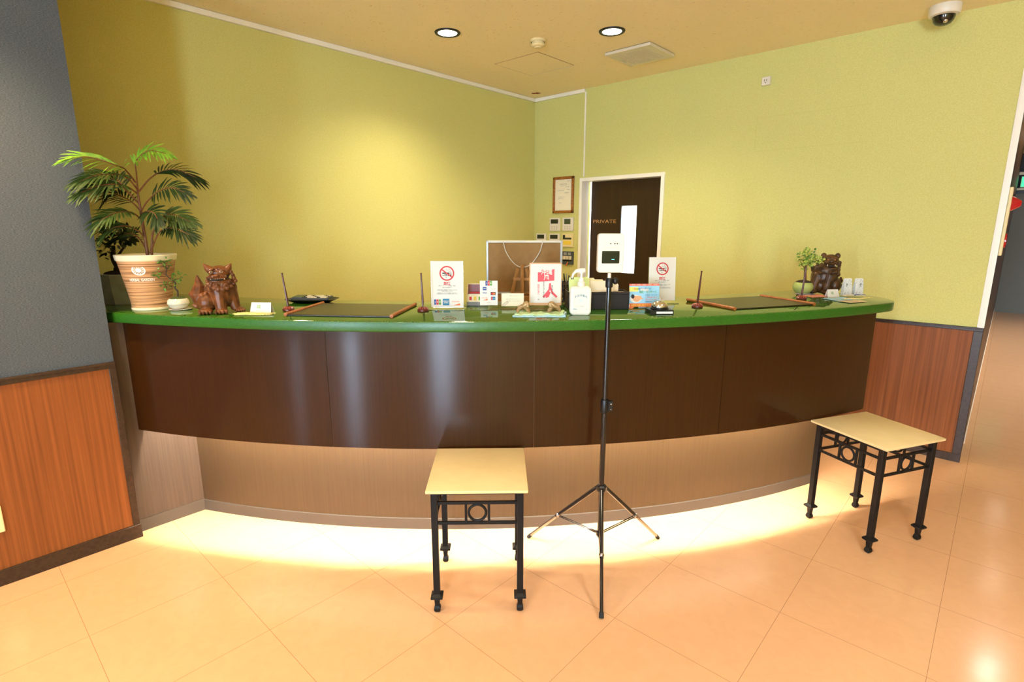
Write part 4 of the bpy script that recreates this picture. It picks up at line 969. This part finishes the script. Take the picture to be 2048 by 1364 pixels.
# pink calligraphy notice
t = thing('calligraphy_notice', 'cream notice with pink calligraphy in a clear stand', 'notice', (-1.632, 2.030, ZT), YAW)
MB().bb(-.079, .079, .001, .004, .001, .229, m_acr).bb(-.08, .08, -.03, .05, .0005, .0035, m_acr).build('acrylic_stand', t)
MB().bb(-.078, .078, -.001, .0005, .022, .227, mat('pinkish_backing', (214, 170, 130), .6)).build('backing_card', t)
mb = MB(); mb.bb(-.073, .074, -.0022, -.0012, .034, .221, m_paper); M = T(0, -.0024, .128) @ FR
n = 18; random.seed(2); pts = []
for i, (a, b) in enumerate(((-.038, .038), (.0, .052), (.038, .062))): pass
mb.poly([(-.038, -.0), (.042, .006), (.042, .062), (.028, .058), (-.008, .056), (-.020, .062), (-.022, .046), (-.038, .046)], m_pink, M @ T(0, .008, .0002))
mb.text('沖縄\n風', .028, m_paper, M @ T(.004, .040, .0006), kw='bv')
mb.text('人', .075, m_pink, M @ T(.022, -.040, .0003), kw='b')
mb.poly([(.0, -.07), (.016, -.066), (.026, -.042), (.008, -.036)], m_pink, M @ T(0, 0, .0006))
for x, s_, sz, m_ in ((.032, '美\nら\n海\nの\n島', .0095, m_ink), (-.008, 'お\nも\nて\nな\nし\nの\n心\nを', .011, m_ink), (-.034, '琉\n球\nの\n湯\nへ', .0115, m_pink), (-.033, '印', .008, m_ink)):
    mb.text(s_, sz, m_, M @ T(x, -.03 if s_ != '印' else -.078, .0008), kw='v')
mb.build('printed_sheet', t, smooth=False)
# massage sign
t = thing('massage_sign', 'orange and blue printed massage sign beside the bell', 'sign', (-1.294, 2.391, ZT), rad(45))
M0 = RX(rad(-9)); mb = MB(); W_ = .150; H = .122
mb.prism([(-W_ / 2, 0), (-W_ / 2 + .016, 0), (-W_ / 2 + .026, .009), (W_ / 2 - .026, .009), (W_ / 2 - .016, 0), (W_ / 2, 0), (W_ / 2, .026), (-W_ / 2, .026)], -.001, .0, m_orange, M0 @ FR)
mb.bb(-W_ / 2, W_ / 2, 0, .001, .026, H - .010, m_lblue, M0); mb.bb(-W_ / 2, W_ / 2, 0, .001, H - .010, H, mat('coral_ink', (228, 110, 92), .6), M0)
M = M0 @ T(0, -.0003, 0) @ FR
mb.text('温泉　冷房　指圧　温泉　冷房', .0055, m_paper, M @ T(0, H - .005, .0003), width=W_ * .85)
mb.bb(-W_ / 2, -.03, -.0006, 0, .084, .106, mat('yellow_print', (236, 222, 120), .6), M0)
for x, s_, m_ in ((-.058, '不', m_yellow), (-.047, '眠', m_orange), (-.036, '症', m_greenink), (-.026, 'の', m_ink), (-.015, '五', m_red), (-.005, '十', m_pink), (.006, '肩', m_blueink), (.017, 'こ', m_teal), (.028, 'り', m_teal), (.039, '腰', m_blueink)): mb.text(s_, .0115, m_, M @ T(x, .096, .0006), kw='b')
mb.text('指圧・マッサージ', .0145, m_greenink, M @ T(.018, .081, .0006), kw='b', width=.086)
mb.poly([(-.044 + .028 * math.cos(i * PI / 12), .048 + .019 * math.sin(i * PI / 12), .0004) for i in range(24)], m_paper, M)
mb.poly([(-.038 + .024 * math.cos(i * PI / 12), .052 + .015 * math.sin(i * PI / 12) + .004 * math.cos(i * PI / 6), .0006) for i in range(24)], m_skin, M)
mb.poly([(-.058 + .0085 * math.cos(i * PI / 8), .060 + .0105 * math.sin(i * PI / 8), .0008) for i in range(16)], m_ink, M)
mb.poly([(-.024, .058, .0008), (-.006, .050, .0008), (-.008, .046, .0008), (-.026, .051, .0008)], m_skin, M)
for z, s_, m_ in ((.066, 'お部屋へ伺います', m_teal), (.055, 'ご予約承ります', m_pink), (.044, '受付フロントまで', m_pink), (.033, '営業時間 夜十二時まで', m_blueink)): mb.text(s_, .008, m_, M @ T(.035, z, .0006), width=.06)
mb.text('お気軽にお申し付け下さい', .010, m_yellow, M @ T(-.02, .016, .0006), kw='b', width=.09)
mb.build('printed_board', t, smooth=False)
MB().bb(-.02, .02, 0, .001, 0, .10, m_paper, T(0, .035, 0) @ RX(rad(14))).bb(-W_ / 2 + .004, -W_ / 2 + .006, .001, .05, .0, .002, m_paper).build('rear_strut', t)

# ------------------------------------------------------------------ framed board, easel, boxes on the staff side
t = thing('wooden_riser', 'low brown wooden box on the staff desk under the easel', 'box', (-2.10, 2.40, .74), YAW)
MB().bb(-.24, .22, -.05, .22, 0, .398, m_pine).build('box_carcass', t, bevel=.003)
e = thing('table_easel', 'small pine table easel seen from behind the counter board', 'easel', (-2.085, 2.375, 1.1385), YAW)
for s_ in (-1, 1):
    MB().tube([(s_ * .062, .0, .004), (s_ * .026, .03, .155)], .0095, m_pine, n=4).build('leg', e)
MB().tube([(0, -.03, .004), (0, .02, .178)], .0095, m_pine, n=4).build('leg', e)
MB().bb(-.052, .052, .008, .020, .088, .104, m_pine).build('crossbar', e)
MB().bb(-.07, .07, .012, .05, .004, .014, m_pine).build('ledge', e)
t = thing('framed_board', 'grey-framed brown board seen from the back with white hanging cord', 'board', (-2.095, 2.405, 1.153), YAW)
t.rotation_euler = (rad(-3), 0, YAW); t.location = (-2.119, 2.432, 1.1395)
w_, h_ = .226, .316
MB().bb(-w_ + .01, w_ - .01, -.004, .004, .01, h_ - .008, m_kraft).build('backing_board', t)
mb = MB()
for a, b, c_, d_ in ((-w_, w_, h_ - .013, h_), (-w_, w_, 0, .013), (-w_, -w_ + .013, 0, h_), (w_ - .013, w_, 0, h_)): mb.bb(a, b, -.011, .011, c_, d_, m_alu if d_ - c_ > .02 or c_ == 0 else m_whitep)
mb.build('frame', t, bevel=.002)
mb = MB(); q = [(-.126 + .235 * i / 20, -.014 - .004 * math.sin(PI * i / 20), h_ - .002 - .155 * math.sin(PI * i / 20) ** .62) for i in range(21)]
mb.tube(cr(q, 3), .0026, m_whitep, n=8); mb.build('hanging_cord', t)
t = thing('document_pile', 'pile of brown folders on the staff desk beside the easel', 'folders', (-1.75, 2.66, .74), YAW)
for k in range(6): MB().bb(-.09 + .004 * (k % 3), .09 - .003 * (k % 2), -.08, .09, k * .055, k * .055 + .052, (m_kraft, m_boxtop, m_pine, m_cream, m_boxtop, m_kraft)[k]).build('folder', t, bevel=.002)
o = MB().add([(-.14, -.05, .0), (.12, -.06, .0), (.12, .11, .0), (-.14, .0, .0), (-.14, -.05, .012), (.12, -.06, .012), (.12, .11, .03), (-.14, .0, .012)], [(3, 2, 1, 0), (4, 5, 6, 7), (0, 1, 5, 4), (1, 2, 6, 5), (2, 3, 7, 6), (3, 0, 4, 7)], m_boxtop).bb(-.12, .1, -.04, .06, -.30, 0, m_boxtop).build('brown_file_box', loc=(-2.36, 2.02, 1.07), rz=YAW)
tag(o, 'dark brown file box behind the counter beside the left notice', 'box')

# ------------------------------------------------------------------ pen cup, dispenser bottle, black box, cards, bell
t = thing('pen_cup', 'dark mesh pen cup behind the calligraphy notice', 'pen cup', (-1.722, 2.320, ZT), YAW)
mb = MB(); R = .036
mb.lathe([(0, .001), (R, .001), (R, .004), (0, .004)], m_mesh, n=24); mb.lathe([(R, .1), (R + .002, .102), (R + .002, .108), (R, .110), (R - .002, .108), (R - .002, .1)], m_mesh, n=24)
for k in range(24):
    a = 2 * PI * k / 24
    for s_ in (-1, 1): mb.tube([(R * math.cos(a + s_ * u * 1.2), R * math.sin(a + s_ * u * 1.2), .003 + .1 * u) for u in (0, .25, .5, .75, 1)], .0011, m_mesh, n=4)
for z in (.03, .055, .08): mb.lathe([(R - .0005, z), (R + .001, z + .0015), (R - .0005, z + .003)], m_mesh, n=24)
mb.build('mesh_cup', t)
random.seed(7)
PENS = [(-.012, -.01, m_blackp, .155), (.008, -.014, m_blackp, .145), (.02, .0, m_red, .14), (.0, .012, m_steel, .15), (-.02, .008, m_blueink, .13), (.016, .012, m_blackp, .13)]
for k, (x, y, m_, L_) in enumerate(PENS):
    p = MB().tube([(x * .6, y * .6, .006), (x * 1.1, y * 1.1, L_ * .8), (x * 1.35, y * 1.35, L_)], [.0035, .0045, .003], m_, n=10).build('pen')
    p.location = (-1.722, 2.320, ZT); p.rotation_euler = (0, 0, YAW)
    tag(p, ['black pen standing at the left of the mesh cup', 'short black pen at the front of the mesh cup', 'red pen at the right of the mesh cup', 'steel grey pen at the back of the mesh cup', 'blue pen at the far left of the mesh cup', 'black pen at the back right of the mesh cup'][k], 'pen', 'pens in the mesh cup')
t = thing('dispenser_bottle', 'white pump dispenser bottle with blue printing', 'bottle', (-1.412, 2.010, ZT), YAW)
mb = MB(); mb.prism(rrect(.0485, .0665, .02, 8), -.022, .022, m_bottle, T(0, 0, .0665) @ FR)
bt = mb.build('bottle_body', t, bevel=.011, seg=4)
mb = MB(); M = T(0, -.0224, .0665) @ FR
def arcf(v):
    a = v.x / .045; return Vector((.045 * math.sin(a), .045 * math.cos(a) - .045 + v.y, 0))
mb.text('手指消毒用', .0125, m_teal, M @ T(0, .026, .0003), fn=arcf)
for i in range(8):
    a = 2 * PI * i / 8; mb.tube([(.009 * math.cos(a), .009 * math.sin(a) + .002, .0003), (.016 * math.cos(a + .3), .014 * math.sin(a + .3) + .002, .0003)], .0005, m_lblue, M, n=4)
mb.text('☆', .018, m_lblue, M @ T(0, .002, .0004)); mb.text('アルコール手指消毒ジェル', .0055, m_greyp, M @ T(0, -.024, .0003), width=.058)
mb.text('500ml', .007, m_teal, M @ T(-.026, -.036, .0003), kw='b'); mb.text('○', .010, m_greyp, M @ T(.028, -.036, .0003))
mb.build('printed_label', bt, smooth=False)
pu = MB().lathe([(0, .13), (.017, .13), (.017, .150), (.012, .155), (.011, .168), (.006, .170), (.0055, .195), (.0, .195)], m_bottle, T(.003, 0, 0), n=24).build('pump_collar', t)
mb = MB(); mb.tube([(.018, 0, .203), (.0, 0, .203), (-.022, 0, .200), (-.034, 0, .188), (-.040, 0, .170)], [.010, .0105, .0085, .006, .0045], m_bottle, n=14); mb.tube([(.003, 0, .19), (.003, 0, .208)], [.011, .012], m_bottle, n=16); mb.build('pump_head', t)
t = thing('charcoal_box', 'charcoal leatherette box behind the tripod holding card files', 'box', (-1.485, 2.252, ZT), rad(44))
mb = MB(); w_, d_, h_ = .15, .065, .086
mb.bb(-w_, w_, -d_, d_, .001, h_ - .012, m_box); mb.bb(-w_, w_, -d_, -d_ + .006, h_ - .012, h_, m_box); mb.bb(-w_, w_, d_ - .006, d_, h_ - .012, h_, m_box); mb.bb(-w_, -w_ + .006, -d_, d_, h_ - .012, h_, m_box); mb.bb(w_ - .006, w_, -d_, d_, h_ - .012, h_, m_box)
mb.build('box_shell', t, bevel=.002); MB().bb(-w_ + .006, w_ - .006, -d_ + .006, d_ - .006, h_ - .012, h_ - .009, m_boxtop).build('lining', t)
LC = [(-.09, -.02, .10, .070, m_cardg, -.10), (-.06, .0, .11, .064, m_card2, -.05), (-.02, .012, .12, .056, m_card2, .03), (.02, -.005, .13, .050, m_cream, -.08), (.06, .02, .10, .045, m_cream, .05), (.075, .03, .08, .040, m_paper, .10)]
LL = ['pale green index card with black clips standing in the charcoal box', 'manila index card behind the pale green one in the charcoal box', 'wide manila card in the middle of the charcoal box', 'cream card leaning behind the tripod head in the charcoal box', 'cream card at the right in the charcoal box', 'white card farthest right in the charcoal box']
for k, (x, y, w_, h_, m_, tl) in enumerate(LC):
    mb = MB(); mb.bb(-w_ / 2, w_ / 2, -.0015, .0015, 0, h_ - .008, m_); mb.prism([(-w_ / 2, h_ - .008), (w_ / 2, h_ - .008), (w_ / 2 - .01, h_ + .004), (-w_ / 2 + .002, h_ + .004)], -.0015, .0015, m_, FR)
    if k == 0:
        for cx_ in (-.035, -.028): mb.bb(cx_ - .002, cx_ + .002, -.004, .003, h_ - .006, h_ + .006, m_ink)
    if k == 2:
        for cx_ in (-.012, .0): mb.bb(cx_ - .004, cx_ + .004, -.005, .003, h_ - .004, h_ + .008, m_ink)
    o = mb.build('index_card', smooth=False); o.location = Vector((-1.485, 2.252, ZT + .0805)) + Matrix.Rotation(rad(44), 3, 'Z') @ Vector((x, y, 0)); o.rotation_euler = (rad(-8), tl * .3, rad(44))
    tag(o, LL[k], 'card', 'cards filed in the charcoal box')
t = thing('call_bell', 'chrome counter bell on a black wooden block', 'bell', (-1.163, 2.292, ZT), rad(45))
MB().bb(-.054, .054, -.042, .042, 0, .022, m_blackp).bb(-.026, .05, -.0425, -.0415, .006, .016, m_paper).build('base_block', t, bevel=.002)
MB().lathe([(0, .023), (.040, .023), (.041, .027), (.036, .031), (.02, .033), (0, .033)], m_blackp, n=40).build('foot_ring', t)
MB().lathe([(.037, .032), (.0385, .034), (.038, .040), (.033, .049), (.024, .056), (.012, .060), (0, .061)], m_chrome, n=48).build('bell_dome', t)
MB().lathe([(0, .061), (.003, .061), (.003, .07), (.006, .071), (.006, .074), (0, .076)], m_chrome, n=16).build('push_button', t)

# ------------------------------------------------------------------ amulets and leaflets at the right end
for k, (x, y, rz, lb) in enumerate(((-.670, 3.640, rad(52), 'white speckled paper packet, left of the two standing right of the dark lion'), (-.622, 3.690, rad(50), 'white speckled paper packet, right of the two standing right of the dark lion'))):
    t = thing('paper_packet', lb, 'packet', (x, y, ZT + .003), rz, 'standing paper packets')
    mb = MB(); L = []
    for z, w_, d_ in ((0, .027, .012), (.05, .026, .011), (.092, .025, .004), (.100, .0245, .001)): L.append([(-w_, -d_, z), (w_, -d_, z), (w_, d_, z), (-w_, d_, z)])
    vs_ = sum(L, []); fs = [(3, 2, 1, 0), (12, 13, 14, 15)]
    for q in range(3):
        for i in range(4): j = (i + 1) % 4; fs.append((q * 4 + i, q * 4 + j, q * 4 + 4 + j, q * 4 + 4 + i))
    mp = mat('speckled_white_paper', (226, 226, 220), .7, var=(150, 156, 160), vscale=(300, 300, 220), vdetail=2, vrange=(.36, .46))
    mb.add(vs_, fs, mp); mb.build('packet_body', t, bevel=.001)
    mb = MB(); mb.text('御\n守\n塩', .012, m_ink, T(.004 if k else -.012, -.0115, .055) @ RX(rad(5)) @ FR, kw='v'); mb.build('lettering', t, smooth=False)
    mb = MB(); braid(mb, [(-.03, -.018, .004), (-.01, -.022, .006), (.01, -.018, .004), (.03, -.022, .005)], .005, m_blueink if k else m_whitep, k + 3); braid(mb, [(-.026, -.024, .003), (0, -.028, .004), (.03, -.03, .003)], .004, m_whitep, k + 8); mb.build('knotted_cord', t)
LF = [((-.80, 3.505), 60, .13, .09, mat('coral_print', (222, 140, 120), .5), 'coral printed leaflet under the small folded card'),
      ((-.66, 3.43), 62, .16, .10, m_lblue, 'pale blue printed leaflet at the right end of the counter'),
      ((-.585, 3.36), 66, .14, .08, mat('sand_print', (206, 190, 150), .5), 'sand and grey leaflet nearest the front edge at the right'),
      ((-.87, 3.535), 50, .10, .07, mat('violet_print', (150, 140, 170), .5), 'violet leaflet beside the celadon pot')]
for k, (p, an, w_, h_, m_, lb) in enumerate(LF):
    mb = MB(); nx = 10; vs_ = []; fs = []
    for lv in (0, 1):
        for i in range(nx + 1):
            for j in (0, 1): vs_.append(((i / nx - .5) * w_, (j - .5) * h_, .0006 + k * .0014 + lv * .0008 + .003 * (abs(i / nx - .5) * 2) ** 3 * j))
    q = 2 * (nx + 1)
    for i in range(nx): a = 2 * i; fs += [(q + a, q + a + 2, q + a + 3, q + a + 1), (a + 1, a + 3, a + 2, a), (a, a + 2, q + a + 2, q + a), (a + 3, a + 1, q + a + 1, q + a + 3)]
    fs += [(1, 0, q, q + 1), (2 * nx, 2 * nx + 1, q + 2 * nx + 1, q + 2 * nx)]
    mb.add(vs_, fs, m_)
    zz = .0016 + k * .0014
    for r in range(5): mb.bb(-w_ * .4, w_ * (.1 + .06 * (r % 3)), -h_ * .35 + r * h_ * .16, -h_ * .33 + r * h_ * .16, zz, zz + .0003, (m_paper, m_teal, m_orange, m_greyp)[(r + k) % 4])
    o = mb.build('leaflet', smooth=False); o.location = (*p, ZT); o.rotation_euler = (0, 0, rad(an)); tag(o, lb, 'leaflet', 'leaflets at the right end of the counter')
mb = MB(); braid(mb, [(-.07, 0, .006), (-.03, .006, .008), (.02, -.002, .006), (.06, .008, .008)], .0055, m_straw, 12); fr(mb, (.06, .006, .008), 10, .035, m_straw, 4); fr(mb, (-.06, 0, .006), 8, .03, m_whitep, 6)
o = mb.build('straw_braid', loc=(-.578, 3.425, ZT + .006), rz=rad(50)); tag(o, 'pale straw charm on the leaflets at the right end of the counter', 'braid')
